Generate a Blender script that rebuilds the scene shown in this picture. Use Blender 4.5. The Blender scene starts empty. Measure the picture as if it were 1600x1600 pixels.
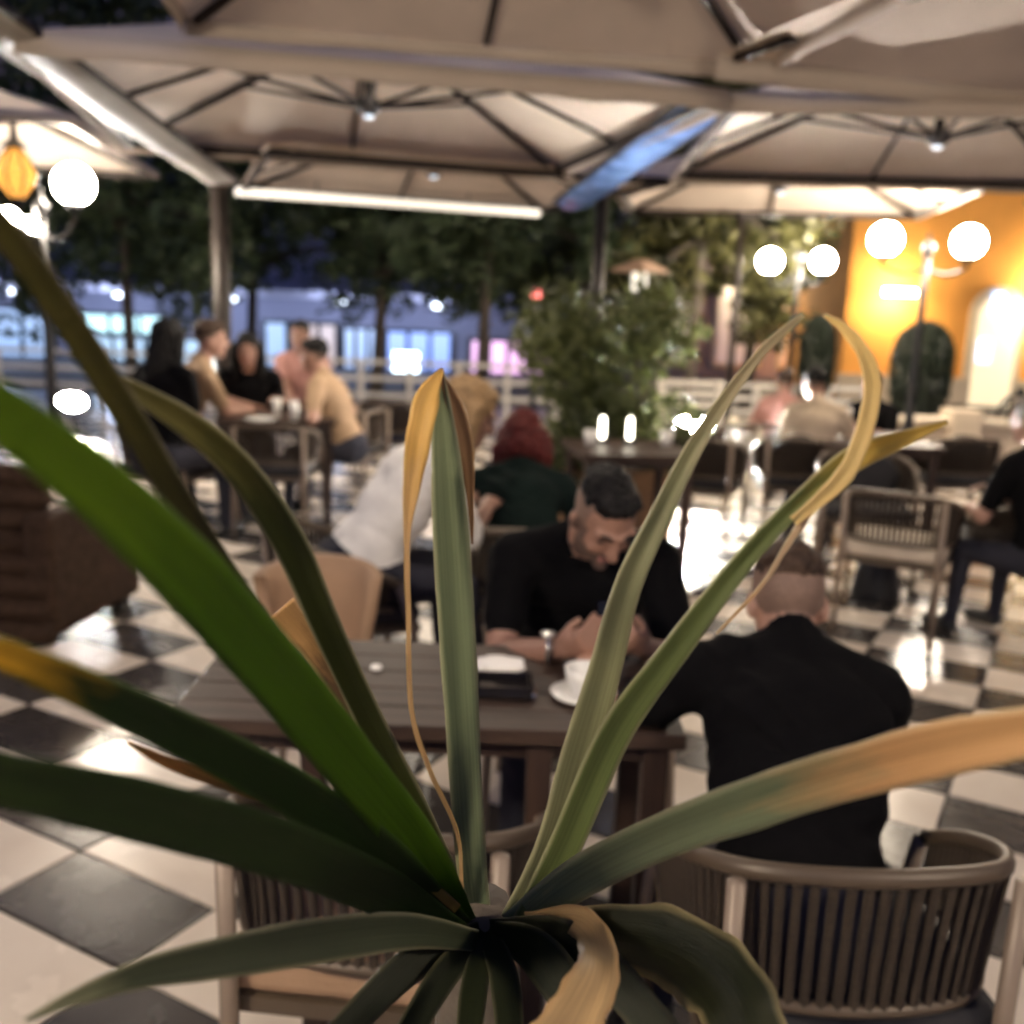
import bpy, bmesh, math, random
import numpy as np
from mathutils import Vector, Matrix, noise
random.seed(7); np.random.seed(7)
scene = bpy.context.scene
col = scene.collection
R = math.radians

# ------------------------------------------------------------------ camera
PITCH, ROLL, EYE, FPX = 11.65, 2.0, 1.6, 1600.0
cam_data = bpy.data.cameras.new('camera')
cam = bpy.data.objects.new('camera', cam_data); col.objects.link(cam)
cam_mat = Matrix.Translation((0, 0, EYE)) @ Matrix.Rotation(R(90 - PITCH), 4, 'X') @ Matrix.Rotation(R(ROLL), 4, 'Z')
cam.matrix_world = cam_mat
cam_data.sensor_width = 36; cam_data.lens = 36.0
cam_data.clip_start = 0.05; cam_data.clip_end = 500
cam_data.dof.use_dof = True
cam_data.dof.focus_distance = 0.90
cam_data.dof.aperture_fstop = 3.9
cam_data.dof.aperture_blades = 0
scene.camera = cam

# ------------------------------------------------------------------ dusk sky
world = bpy.data.worlds.new('World'); scene.world = world; world.use_nodes = True
wn = world.node_tree
sky = wn.nodes.new('ShaderNodeTexSky'); sky.sky_type = 'NISHITA'; sky.sun_disc = False
sky.sun_elevation = R(-3.0); sky.sun_rotation = R(200); sky.air_density = 1.2; sky.dust_density = 1.5; sky.ozone_density = 3.0
bg = wn.nodes['Background']; bg.inputs['Strength'].default_value = 1.5
glow = wn.nodes.new('ShaderNodeMixRGB'); glow.blend_type = 'ADD'; glow.inputs['Fac'].default_value = 1.0   # even town glow under the dusk sky
glow.inputs['Color2'].default_value = (.018, .017, .023, 1)
wn.links.new(sky.outputs['Color'], glow.inputs['Color1']); wn.links.new(glow.outputs['Color'], bg.inputs['Color'])

scene.view_settings.view_transform = 'Standard'
scene.view_settings.look = 'None'
scene.view_settings.gamma = 1.0
scene.view_settings.exposure = 0.9
scene.render.engine = 'CYCLES'
scene.cycles.use_denoising = True
scene.cycles.sample_clamp_indirect = 4.0
scene.cycles.sample_clamp_direct = 0.0
scene.cycles.max_bounces = 5
scene.cycles.use_adaptive_sampling = True
scene.cycles.adaptive_threshold = 0.05
scene.cycles.use_light_tree = False
scene.cycles.caustics_reflective = False
scene.cycles.caustics_refractive = False

WARM = (1.0, 0.84, 0.64); NEUT = (1.0, 0.87, 0.70); COOL = (0.75, 0.87, 1.0)
# strengths of the lamps of the place
S_GLOBE, S_GLOBE_FAR, S_FLOOD, P_HUB, P_HUBFAR = 140.0, 135.0, 1300.0, 34.0, 70.0

# ------------------------------------------------------------------ helpers
CR = cam_mat.to_3x3(); CP = Vector((0, 0, EYE))
def ray(px, py): return CR @ Vector(((px - 800) / FPX, -(py - 800) / FPX, -1))
def at_z(px, py, z): d = ray(px, py); return CP + d * ((z - EYE) / d.z)
def at_y(px, py, y): d = ray(px, py); return CP + d * (y / d.y)

_m = {}
def mat(name, color=(.5, .5, .5), rough=.6, metal=0, var=.15, scale=8, bump=0, bscale=60, emit=None, estr=0, spec=.5,
        coat=0, transl=0, color2=None):
    if name in _m: return _m[name]
    m = bpy.data.materials.new(name); m.use_nodes = True; nt = m.node_tree
    b = nt.nodes['Principled BSDF']; L = nt.links.new
    b.inputs['Roughness'].default_value = rough; b.inputs['Metallic'].default_value = metal
    b.inputs['Specular IOR Level'].default_value = spec; b.inputs['Coat Weight'].default_value = coat
    tc = nt.nodes.new('ShaderNodeTexCoord')
    nz = nt.nodes.new('ShaderNodeTexNoise'); nz.inputs['Scale'].default_value = scale; nz.inputs['Detail'].default_value = 4
    L(tc.outputs['Object'], nz.inputs['Vector'])
    rp = nt.nodes.new('ShaderNodeValToRGB'); L(nz.outputs['Fac'], rp.inputs['Fac'])
    c2 = color2 or tuple(min(1, c * (1 + var)) for c in color)
    rp.color_ramp.elements[0].position = .3; rp.color_ramp.elements[1].position = .7
    rp.color_ramp.elements[0].color = tuple(c * (1 - var) for c in color) + (1,)
    rp.color_ramp.elements[1].color = tuple(c2) + (1,)
    L(rp.outputs['Color'], b.inputs['Base Color'])
    if bump:
        n2 = nt.nodes.new('ShaderNodeTexNoise'); n2.inputs['Scale'].default_value = bscale; n2.inputs['Detail'].default_value = 3
        L(tc.outputs['Object'], n2.inputs['Vector'])
        bp = nt.nodes.new('ShaderNodeBump'); bp.inputs['Strength'].default_value = bump; bp.inputs['Distance'].default_value = .01
        L(n2.outputs['Fac'], bp.inputs['Height']); L(bp.outputs['Normal'], b.inputs['Normal'])
    if emit:
        b.inputs['Emission Color'].default_value = tuple(emit) + (1,); b.inputs['Emission Strength'].default_value = estr
    if transl:
        tr = nt.nodes.new('ShaderNodeBsdfTranslucent'); L(rp.outputs['Color'], tr.inputs['Color'])
        mx = nt.nodes.new('ShaderNodeMixShader'); mx.inputs['Fac'].default_value = transl
        L(b.outputs[0], mx.inputs[1]); L(tr.outputs[0], mx.inputs[2]); L(mx.outputs[0], nt.nodes['Material Output'].inputs['Surface'])
    _m[name] = m; return m

def wood(name, c1, c2, rough=.4, scale=3, axis=(1, 12, 12), spec=.4):
    if name in _m: return _m[name]
    m = bpy.data.materials.new(name); m.use_nodes = True; nt = m.node_tree; L = nt.links.new
    b = nt.nodes['Principled BSDF']; b.inputs['Roughness'].default_value = rough; b.inputs['Specular IOR Level'].default_value = spec
    tc = nt.nodes.new('ShaderNodeTexCoord'); mp = nt.nodes.new('ShaderNodeMapping'); mp.inputs['Scale'].default_value = axis
    nz = nt.nodes.new('ShaderNodeTexNoise'); nz.inputs['Scale'].default_value = scale; nz.inputs['Detail'].default_value = 6; nz.inputs['Distortion'].default_value = .6
    rp = nt.nodes.new('ShaderNodeValToRGB'); rp.color_ramp.elements[0].position = .32; rp.color_ramp.elements[1].position = .68
    rp.color_ramp.elements[0].color = c1 + (1,); rp.color_ramp.elements[1].color = c2 + (1,)
    L(tc.outputs['Object'], mp.inputs[0]); L(mp.outputs[0], nz.inputs['Vector']); L(nz.outputs['Fac'], rp.inputs[0]); L(rp.outputs[0], b.inputs['Base Color'])
    bp = nt.nodes.new('ShaderNodeBump'); bp.inputs['Strength'].default_value = .15; L(nz.outputs['Fac'], bp.inputs['Height']); L(bp.outputs[0], b.inputs['Normal'])
    _m[name] = m; return m

def emis(name, color, strength):
    if name in _m: return _m[name]
    m = bpy.data.materials.new(name); m.use_nodes = True; nt = m.node_tree
    b = nt.nodes['Principled BSDF']; b.inputs['Base Color'].default_value = (.8, .8, .8, 1)
    b.inputs['Emission Color'].default_value = tuple(color) + (1,); b.inputs['Emission Strength'].default_value = strength
    if strength < 12: m.cycles.emission_sampling = 'NONE'
    _m[name] = m; return m

class MB:
    def __init__(s): s.v = []; s.f = []; s.mi = []; s.uv = {}
    def add(s, vs, fs, mi=0):
        o = len(s.v); s.v += [tuple(v) for v in vs]
        for f in fs: s.f.append(tuple(o + i for i in f)); s.mi.append(mi)
        return o
    def box(s, c, size, rot=None, mi=0):
        x, y, z = [a / 2 for a in size]; c = Vector(c)
        vs = [Vector((sx * x, sy * y, sz * z)) for sz in (-1, 1) for sy in (-1, 1) for sx in (-1, 1)]
        if rot is not None: vs = [rot @ v for v in vs]
        s.add([v + c for v in vs], [(0, 2, 3, 1), (4, 5, 7, 6), (0, 1, 5, 4), (2, 6, 7, 3), (0, 4, 6, 2), (1, 3, 7, 5)], mi); return s
    def bar(s, a, b, w, h, mi=0):
        a, b = Vector(a), Vector(b); d = (b - a)
        q = d.to_track_quat('X', 'Z').to_matrix(); s.box((a + b) / 2, (d.length, w, h), q, mi); return s
    def tube(s, pts, r, n=8, mi=0, cap=True, flat=1.0):
        pts = [Vector(p) for p in pts]; k = len(pts)
        rs = r if hasattr(r, '__len__') else [r] * k
        vs = []; up = Vector((0, 0, 1)); prev = None
        for i, p in enumerate(pts):
            t = (pts[min(i + 1, k - 1)] - pts[max(i - 1, 0)]).normalized()
            if prev is None:
                a = t.cross(up)
                if a.length < 1e-3: a = t.cross(Vector((1, 0, 0)))
            else: a = prev - t * prev.dot(t)
            a.normalize(); prev = a; b = t.cross(a)
            for j in range(n):
                an = 2 * math.pi * j / n; vs.append(p + a * math.cos(an) * rs[i] + b * math.sin(an) * rs[i] * flat)
        fs = [(i * n + j, i * n + (j + 1) % n, (i + 1) * n + (j + 1) % n, (i + 1) * n + j) for i in range(k - 1) for j in range(n)]
        if cap: fs += [tuple(range(n))[::-1], tuple((k - 1) * n + j for j in range(n))]
        s.add(vs, fs, mi); return s
    def lathe(s, prof, c=(0, 0, 0), n=20, mi=0, sx=1, sy=1):
        c = Vector(c); k = len(prof); vs = []
        for r, z in prof:
            for j in range(n):
                a = 2 * math.pi * j / n; vs.append(c + Vector((r * math.cos(a) * sx, r * math.sin(a) * sy, z)))
        fs = [(i * n + j, i * n + (j + 1) % n, (i + 1) * n + (j + 1) % n, (i + 1) * n + j) for i in range(k - 1) for j in range(n)]
        fs += [tuple(range(n))[::-1], tuple((k - 1) * n + j for j in range(n))]
        s.add(vs, fs, mi); return s
    def sphere(s, c, r, n=16, m=10, mi=0):
        r = r if hasattr(r, '__len__') else (r, r, r)
        prof = [(math.sin(math.pi * i / m), -math.cos(math.pi * i / m)) for i in range(m + 1)]
        prof[0] = (.001, -1); prof[-1] = (.001, 1)
        c = Vector(c); vs = []
        for q, z in prof:
            for j in range(n):
                a = 2 * math.pi * j / n; vs.append(c + Vector((q * math.cos(a) * r[0], q * math.sin(a) * r[1], z * r[2])))
        fs = [(i * n + j, i * n + (j + 1) % n, (i + 1) * n + (j + 1) % n, (i + 1) * n + j) for i in range(m) for j in range(n)]
        fs += [tuple(range(n))[::-1], tuple(m * n + j for j in range(n))]
        s.add(vs, fs, mi); return s
    def mesh(s, name, mats, smooth=False):
        me = bpy.data.meshes.new(name); me.from_pydata(s.v, [], s.f)
        for m in (mats if isinstance(mats, (list, tuple)) else [mats]): me.materials.append(m)
        me.polygons.foreach_set('material_index', s.mi)
        if smooth: me.polygons.foreach_set('use_smooth', [True] * len(s.f))
        me.update(); return me
    def build(s, name, mats, parent=None, smooth=False, bevel=0, loc=None):
        o = bpy.data.objects.new(name, s.mesh(name, mats, smooth)); col.objects.link(o)
        if parent: o.parent = parent
        if loc: o.location = loc
        if bevel:
            md = o.modifiers.new('bevel', 'BEVEL'); md.width = bevel; md.segments = 2; md.limit_method = 'ANGLE'
        return o

def tag(o, label=None, cat=None, group=None, kind=None):
    if label: o['label'] = label
    if cat: o['category'] = cat
    if group: o['group'] = group
    if kind: o['kind'] = kind
    return o
def empty(name, loc=(0, 0, 0), rz=0):
    o = bpy.data.objects.new(name, None); col.objects.link(o); o.location = loc; o.rotation_euler = (0, 0, rz); o.empty_display_size = .1; return o
def copy_tree(o, parent=None):
    c = o.copy(); col.objects.link(c); c.parent = parent
    for ch in o.children: copy_tree(ch, c)
    return c
def catmull(pts, n):
    pts = [np.array(p, float) for p in pts]; P = [2 * pts[0] - pts[1]] + pts + [2 * pts[-1] - pts[-2]]; out = []
    m = len(pts) - 1
    for k in range(n + 1):
        t = k / n * m; i = min(int(t), m - 1); u = t - i
        a, b, c, d = P[i:i + 4]
        out.append(.5 * (2 * b + (c - a) * u + (2 * a - 5 * b + 4 * c - d) * u * u + (3 * b - a - 3 * c + d) * u ** 3))
    return out
def point_light(name, loc, power, color, radius, parent=None):
    l = bpy.data.lights.new(name, 'POINT'); l.energy = power; l.color = color; l.shadow_soft_size = radius
    o = bpy.data.objects.new(name, l); col.objects.link(o); o.location = loc
    if parent: o.parent = parent
    return o

# ------------------------------------------------------------------ the ground and the tiled terrace
g = MB(); g.box((0, 60, -.06), (240, 240, .02)); tag(g.build('ground', mat('asphalt', (.05, .05, .055), .75, var=.25, scale=2, bump=.3)), kind='structure')
U = Vector((math.cos(R(-29)), math.sin(R(-29)), 0)); V = Vector((-U.y, U.x, 0))
TL, TW, GAP = .53, .30, .008
org = at_z(125, 1332, 0)
fl = MB(); fl.box((0, 6.5, -.03), (26, 21, .02)); floor = tag(fl.build('terrace_floor', mat('grout', (.09, .08, .07), .8)), kind='structure')
def tile_mat(name, c1, c2, rough):
    m = bpy.data.materials.new(name); m.use_nodes = True; nt = m.node_tree; L = nt.links.new
    b = nt.nodes['Principled BSDF']; tc = nt.nodes.new('ShaderNodeTexCoord')
    n1 = nt.nodes.new('ShaderNodeTexNoise'); n1.inputs['Scale'].default_value = 2.2; n1.inputs['Detail'].default_value = 7; n1.inputs['Distortion'].default_value = 1.2
    oi = nt.nodes.new('ShaderNodeNewGeometry')
    L(oi.outputs['Position'], n1.inputs['Vector'])
    rp = nt.nodes.new('ShaderNodeValToRGB'); rp.color_ramp.elements[0].color = c1 + (1,); rp.color_ramp.elements[1].color = c2 + (1,)
    rp.color_ramp.elements[0].position = .3; rp.color_ramp.elements[1].position = .7
    L(n1.outputs['Fac'], rp.inputs[0]); L(rp.outputs[0], b.inputs['Base Color'])
    n2 = nt.nodes.new('ShaderNodeTexNoise'); n2.inputs['Scale'].default_value = 5; n2.inputs['Detail'].default_value = 5; L(oi.outputs['Position'], n2.inputs['Vector'])
    mr = nt.nodes.new('ShaderNodeMapRange'); mr.inputs[3].default_value = rough * .7; mr.inputs[4].default_value = rough * 1.5
    L(n2.outputs['Fac'], mr.inputs[0]); L(mr.outputs[0], b.inputs['Roughness'])
    bp = nt.nodes.new('ShaderNodeBump'); bp.inputs['Strength'].default_value = .10; bp.inputs['Distance'].default_value = .02
    L(n2.outputs['Fac'], bp.inputs['Height']); L(bp.outputs[0], b.inputs['Normal']); 
    return m
tile_light = tile_mat('tile_cream', (.66, .56, .46), (.80, .71, .60), .23)
tile_dark = tile_mat('tile_charcoal', (.035, .030, .028), (.065, .056, .05), .24)
def tile_mesh(m):
    b = MB(); h = .006; e = .004; x, y = (TL - GAP) / 2, (TW - GAP) / 2
    lo = [(-x, -y, -.015), (x, -y, -.015), (x, y, -.015), (-x, y, -.015)]
    mi_ = [(-x, -y, h - .0015), (x, -y, h - .0015), (x, y, h - .0015), (-x, y, h - .0015)]
    hi = [(-x + e, -y + e, h), (x - e, -y + e, h), (x - e, y - e, h), (-x + e, y - e, h)]
    b.add(lo + mi_ + hi, [(8, 9, 10, 11)] + [(i, (i + 1) % 4, 4 + (i + 1) % 4, 4 + i) for i in range(4)] + [(4 + i, 4 + (i + 1) % 4, 8 + (i + 1) % 4, 8 + i) for i in range(4)])
    return b.mesh('tile', m)
tm = [tile_mesh(tile_light), tile_mesh(tile_dark)]
cinv = cam_mat.inverted()
cand = []; rest = MB()
ang = math.atan2(U.y, U.x); q3 = Matrix.Rotation(ang, 3, 'Z')
for i in range(-44, 45):
    for j in range(-60, 61):
        p = org + U * ((i + .5) * TL) + V * ((j - .5) * TW)
        if not (-11 < p.x < 11 and -2.5 < p.y < 15.5): continue
        c = cinv @ p; vis = c.z < -.3 and abs(c.x / -c.z) < .53 and abs(c.y / -c.z) < .53
        cand.append((0 if vis else 1, p.length, i, j, p))
cand.sort(key=lambda t: t[:2])
for k, (vv, d, i, j, p) in enumerate(cand):
    dark = (i + j) % 2 == 0
    if k < 300:
        o = bpy.data.objects.new('tile', tm[1 if dark else 0]); col.objects.link(o); o.parent = floor
        o.location = (p.x, p.y, random.uniform(-.0008, .0008)); o.rotation_euler = (random.uniform(-.0015, .0015), random.uniform(-.0015, .0015), ang)
    else:
        x, y = (TL - GAP) / 2, (TW - GAP) / 2; h = .006; tx, ty = random.uniform(-.003, .003), random.uniform(-.003, .003)
        rest.add([p + q3 @ Vector((a, b, h + a * tx + b * ty)) for a, b in ((-x, -y), (x, -y), (x, y), (-x, y))] + [p + q3 @ Vector((a, b, -.015)) for a, b in ((-x, -y), (x, -y), (x, y), (-x, y))],
                 [(0, 1, 2, 3)] + [(4 + n, 4 + (n + 1) % 4, (n + 1) % 4, n) for n in range(4)], 1 if dark else 0)
tag(rest.build('far_tiles', [tile_light, tile_dark], floor), kind='stuff')

# ------------------------------------------------------------------ parasols
fab = mat('canopy_fabric', (.68, .57, .47), .85, var=.12, scale=1.6, bump=.5, bscale=7, transl=.18)
fab_dark = mat('valance_fabric', (.46, .39, .34), .85, var=.10, scale=2, bump=.15, bscale=140)
rib_m = mat('bronze_frame', (.016, .010, .008), .55, 0, spec=.25)
hub_m = mat('hub_metal', (.08, .08, .09), .4, .6)
lamp_em = emis('hub_lamp_glow', COOL, 1.0)
def parasol(c, size, rot, ez, label, apex=.62, hubz=.06, val=.16, beam=True, lamp=0, lampcol=NEUT, sides=(0, 1, 2, 3)):
    root = empty('parasol', (c[0], c[1], ez), R(rot)); tag(root, label, 'parasol', 'square beige parasols over the terrace')
    h = size / 2; N = 8
    b = MB(); apexp = Vector((0, 0, apex))
    for k in range(4):
        q = Matrix.Rotation(k * math.pi / 2, 3, 'Z')
        vs = []; fs = []
        for i in range(N + 1):
            t = i / N
            for j in range(N + 1):
                s_ = j / N * 2 - 1
                sag = -.05 * (1 - s_ * s_) * t * (1 - t * .7)
                e = Vector((h, s_ * h, 0)); p = apexp.lerp(e, t); p.z += sag * 1.2; vs.append(q @ p)
        for i in range(N):
            for j in range(N): a = i * (N + 1) + j; fs.append((a, a + 1, a + N + 2, a + N + 1))
        b.add(vs, fs)
    b.build('canopy', fab, root, True)
    if val:
        for k in sides:
            q = Matrix.Rotation(k * math.pi / 2, 3, 'Z'); b = MB(); vs = []; n = 14
            for i in range(n + 1):
                s_ = i / n * 2 - 1; w = .010 * math.sin(i * 1.9 + k)
                vs += [q @ Vector((h + .004, s_ * h, .012 - .04 * (1 - s_ * s_) * 1.0 * .3)), q @ Vector((h + .015 + w, s_ * (h + .01), -val + w * .6))]
            b.add(vs, [(2 * i, 2 * i + 1, 2 * i + 3, 2 * i + 2) for i in range(n)])
            o = b.build('valance', fab_dark, root, True); md = o.modifiers.new('t', 'SOLIDIFY'); md.thickness = .004
    if beam:
        for k in range(4):
            q = Matrix.Rotation(k * math.pi / 2, 3, 'Z')
            MB().bar(q @ Vector((h - .05, -h + .05, -.04)), q @ Vector((h - .05, h - .05, -.04)), .035, .05).build('edge_beam', rib_m, root)
    hub = Vector((0, 0, hubz))
    for k in range(8):
        a = k * math.pi / 4; L_ = h * (math.sqrt(2) if k % 2 else 1) - .06
        d = Vector((math.cos(a), math.sin(a), 0)); end = d * L_ + Vector((0, 0, -.03))
        ap = Vector((0, 0, apex - .05)); e2 = ap.lerp(end, .995)
        rb = MB().tube([ap + d * .05, e2],   .022 if k % 2 else .016, 6).build('rib', rib_m, root)
        mid = ap.lerp(end, .48 if k % 2 else .55)
        MB().tube([hub + d * .06, mid], .015, 6).build('strut', rib_m, root)
    MB().tube([(0, 0, apex + .05), (0, 0, hubz - .02)], .032, 10).build('mast', rib_m, root)
    MB().lathe([(.03, -.058), (.05, -.045), (.075, -.03), (.08, .02), (.05, .05), (.03, .06)], hub, 14).build('hub', hub_m, root, True)
    if lamp:
        MB().lathe([(.01, -.072), (.030, -.070), (.032, -.062), (.03, -.058)], hub, 16).build('hub_lamp', lamp_em, root, True)
        l = bpy.data.lights.new('hub_lamp_light', 'SPOT'); l.energy = lamp; l.color = lampcol; l.shadow_soft_size = .06; l.spot_size = R(165); l.spot_blend = .6
        o = bpy.data.objects.new('hub_lamp_light', l); col.objects.link(o); o.location = hub + Vector((0, 0, -.2)); o.parent = root
    return root
parasol((.03, 3.98), 2.80, 10, 2.84, 'beige parasol overhead whose near corner points down at the top of the photo', hubz=.06, lamp=P_HUB, val=.085, beam=False)
parasol((-1.0, 6.90), 3.4, 13, 2.70, 'large beige parasol with crossed dark ribs above the central tables', hubz=.08, lamp=P_HUBFAR, val=.10)
parasol((-.85, 10.1), 3.4, 18, 2.66, 'beige parasol above the white light bar, behind the central one', hubz=.12, lamp=P_HUBFAR, val=.0)
parasol((3.15, 4.05), 3.6, 16, 2.80, 'warm lit beige parasol at the top right with a deep grey valance', lamp=P_HUB * .8, val=.12, lampcol=WARM, beam=False, sides=(0, 1))
parasol((2.75, 7.20), 3.2, -3, 2.70, 'warm lit beige parasol with a radiating hub at the upper right', hubz=.06, lamp=P_HUBFAR, val=.10, lampcol=WARM)
parasol((2.55, 10.6), 3.2, -10, 2.70, 'farthest beige parasol beyond the right one, in front of the orange house', hubz=.1, lamp=P_HUBFAR * .6, val=.06)
parasol((-5.0, 8.6), 3.4, 10, 2.72, 'beige parasol at the left edge behind the globe lamp', hubz=.1, lamp=P_HUBFAR * .7, val=.06)

def gutter(a, b, w, material, label):
    a, b = Vector(a), Vector(b); d = (b - a).normalized(); s_ = d.cross(Vector((0, 0, 1))).normalized()
    root = empty('rain_gutter', a); tag(root, label, 'rain gutter', 'fabric gutters between the parasols')
    m = MB(); n = 10; k = 8; vs = []
    for i in range(n + 1):
        p = a.lerp(b, i / n) - a
        for j in range(k + 1):
            t = j / k * 2 - 1; vs.append(p + s_ * t * w / 2 + Vector((0, 0, -.05 * (1 - t * t) + .008 * math.sin(i * 2.1 + j))))
    m.add(vs, [(i * (k + 1) + j, i * (k + 1) + j + 1, (i + 1) * (k + 1) + j + 1, (i + 1) * (k + 1) + j) for i in range(n) for j in range(k)])
    o = m.build('gutter_sheet', material, root, True); md = o.modifiers.new('t', 'SOLIDIFY'); md.thickness = .004
    for t in (-1, 1):
        MB().tube([s_ * t * w / 2 + Vector((0, 0, .01)), b - a + s_ * t * w / 2 + Vector((0, 0, .01))], .02, 8).build('gutter_rail', rib_m, root)
pvc = mat('gutter_pvc', (.30, .27, .24), .5, var=.12, scale=3, bump=.3, bscale=14, transl=.06, spec=.2)
pvcb = mat('gutter_blue', (.12, .26, .66), .18, var=.35, scale=5, bump=.5, bscale=12, transl=.35, color2=(.30, .52, 1.0))  # blue light reflected by the clear plastic, put into its colour
gutter((-2.30, 4.4, 2.70), (at_y(345, 282, 9.2)), .30, pvc, 'pale fabric rain gutter running along the left of the central parasol')
gutter((1.06, 5.75, 2.72), (at_y(895, 318, 9.3)), .32, pvcb, 'blue tinted plastic rain gutter right of the central parasol')

post_m = mat('post_bronze', (.025, .019, .016), .45, .2, var=.2)
def post(base, h, r, label):
    root = empty('parasol_post', base); tag(root, label, 'post', 'posts carrying the parasols')
    MB().tube([(0, 0, 0), (0, 0, h)], r, 12).build('shaft', post_m, root, True)
    MB().lathe([(r * 2.4, 0), (r * 2.4, .02), (r * 1.4, .035), (r * 1.2, .12)], n=16).build('base', post_m, root, True)
    MB().box((0, 0, h), (r * 1.7, r * 1.7, .10)).build('bracket', post_m, root, bevel=.01)
p = at_y(345, 400, 9.2); post((p.x, p.y, 0), 2.50, .080, 'thick dark bronze post at the end of the pale gutter')
p = at_y(937, 380, 9.0); post((p.x, p.y, 0), 2.55, .05, 'slim bronze post rising behind the leafy bush')
p = at_y(1160, 330, 12.0); post((p.x, p.y, 0), 2.62, .04, 'thin grey post under the farthest right parasol')

# white light bar under the far parasol
a, b = at_y(368, 298, 10.9), at_y(842, 332, 12.0)
root = empty('light_bar', a); tag(root, 'long white lit light bar hanging under the far parasol edge', 'light bar')
m = MB().bar((0, 0, .045), b - a + Vector((0, 0, .045)), .09, .03); m.build('housing', post_m, root)
m = MB().tube([(0, 0, 0), b - a], .048, 10); m.build('diffuser', emis('bar_glow', (1, .88, .72), .52), root, True)
for t in (.25, .75):
    MB().tube([(b - a) * t + Vector((0, 0, .05)), (b - a) * t + Vector((0, 0, .3))], .008, 6).build('hanger', post_m, root)

# ------------------------------------------------------------------ globe lamps
iron = mat('lamp_iron', (.03, .03, .032), .4, .6)
def globe_lamp(base, px_globes, label, rdef, stem_top, strength, colr, y=None, extra=None):
    """px_globes: (px, py) of each globe centre, all at the depth of the post"""
    root = empty('globe_lamp', base); tag(root, label, 'street lamp', 'iron lamps with white globes')
    base = Vector(base)
    MB().lathe([(.16, 0), (.16, .05), (.11, .09), (.10, .3), (.07, .36), (.055, .5), (.045, .6), (.038, 1.4), (.034, stem_top)], n=14).build('post', iron, root, True)
    MB().lathe([(.034, stem_top - .02), (.06, stem_top), (.05, stem_top + .04), (.07, stem_top + .07), (.02, stem_top + .12), (.01, stem_top + .2)], n=14).build('finial', iron, root, True)
    em = emis('globe_%d_%d' % (strength, int(colr[2] * 100)), colr, strength)
    for g_ in px_globes:
        px, py = g_[:2]; r = g_[2] if len(g_) > 2 else rdef
        p = at_y(px, py, base.y) - base; zs = p.z - r - .04
        pts = catmull([(0, 0, stem_top - .15), (p.x * .5, p.y * .5, min(stem_top - .2, zs - .12)), (p.x, p.y, zs - .06), (p.x, p.y, zs)], 10)
        MB().tube([Vector(q) for q in pts], .018, 8).build('arm', iron, root, True)
        MB().lathe([(.03, zs), (.07, zs + .01), (.075, zs + .05), (.05, zs + .06)], (p.x, p.y, 0), 14).build('cup', iron, root, True)
        MB().sphere((p.x, p.y, p.z), r, 24, 14).build('globe', em, root, True)
    return root
p = at_y(70, 420, 8.5)
globe_lamp((p.x, 8.5, 0), [(115, 288), (14, 342, .085), (48, 354, .07)], 'globe lamp at the left edge with one large bright globe', .155, 2.15, S_GLOBE, NEUT)
p = at_y(1440, 480, 10.5)
globe_lamp((p.x, 10.5, 0), [(1384, 374), (1514, 378)], 'two-globe lamp in front of the orange house, nearer and brighter', .155, 2.2, S_GLOBE, NEUT)
p = at_y(1243, 480, 13.8)
globe_lamp((p.x, 13.8, 0), [(1203, 408), (1286, 408)], 'farther two-globe lamp beside the right trees', .15, 2.25, S_GLOBE_FAR, NEUT)
# assumed lamps of the same kind, added unseen behind the camera for near light
for (bx_, by_, gl) in ((-1.9, -.35, 1), (2.4, -.2, 1)):
    root = empty('globe_lamp', (bx_, by_, 0)); tag(root, 'globe lamp just outside the %s of the picture' % ('left' if bx_ < 0 else 'right'), 'street lamp', 'iron lamps with white globes')
    MB().lathe([(.16, 0), (.16, .05), (.11, .09), (.10, .3), (.055, .5), (.038, 1.4), (.034, 2.2)], n=14).build('post', iron, root, True)
    MB().lathe([(.03, 2.2), (.075, 2.21), (.075, 2.26)], n=14).build('cup', iron, root, True)
    MB().sphere((0, 0, 2.42), .185, 24, 14).build('globe', emis('globe_warm_%d' % (bx_ < 0), WARM, 170 if bx_ < 0 else 90), root, True)  # assumed source, added for the warm light on near leaves and floor
# amber lantern
p = at_y(25, 272, 7.6)
root = empty('amber_lantern', p); tag(root, 'faceted amber glass lantern hanging at the left edge', 'lantern')
MB().lathe([(.05, -.17), (.13, -.07), (.15, .0), (.09, .12), (.05, .17)], n=8).build('glass', mat('amber_glass', (.8, .34, .05), .2, emit=(1, .42, .08), estr=.75, var=.3, scale=20), root)
MB().lathe([(.055, .17), (.10, .18), (.03, .24), (.012, .42)], n=8).build('cap', iron, root)
MB().lathe([(.01, -.26), (.05, -.19), (.055, -.165)], n=8).build('bottom_cap', iron, root)
for k in range(8):
    a = k * math.pi / 4
    MB().tube([(x * math.cos(a), x * math.sin(a), z) for x, z in ((.052, -.17), (.135, -.07), (.155, 0), (.094, .12), (.052, .17))], .007, 5).build('rib', iron, root)
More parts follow.
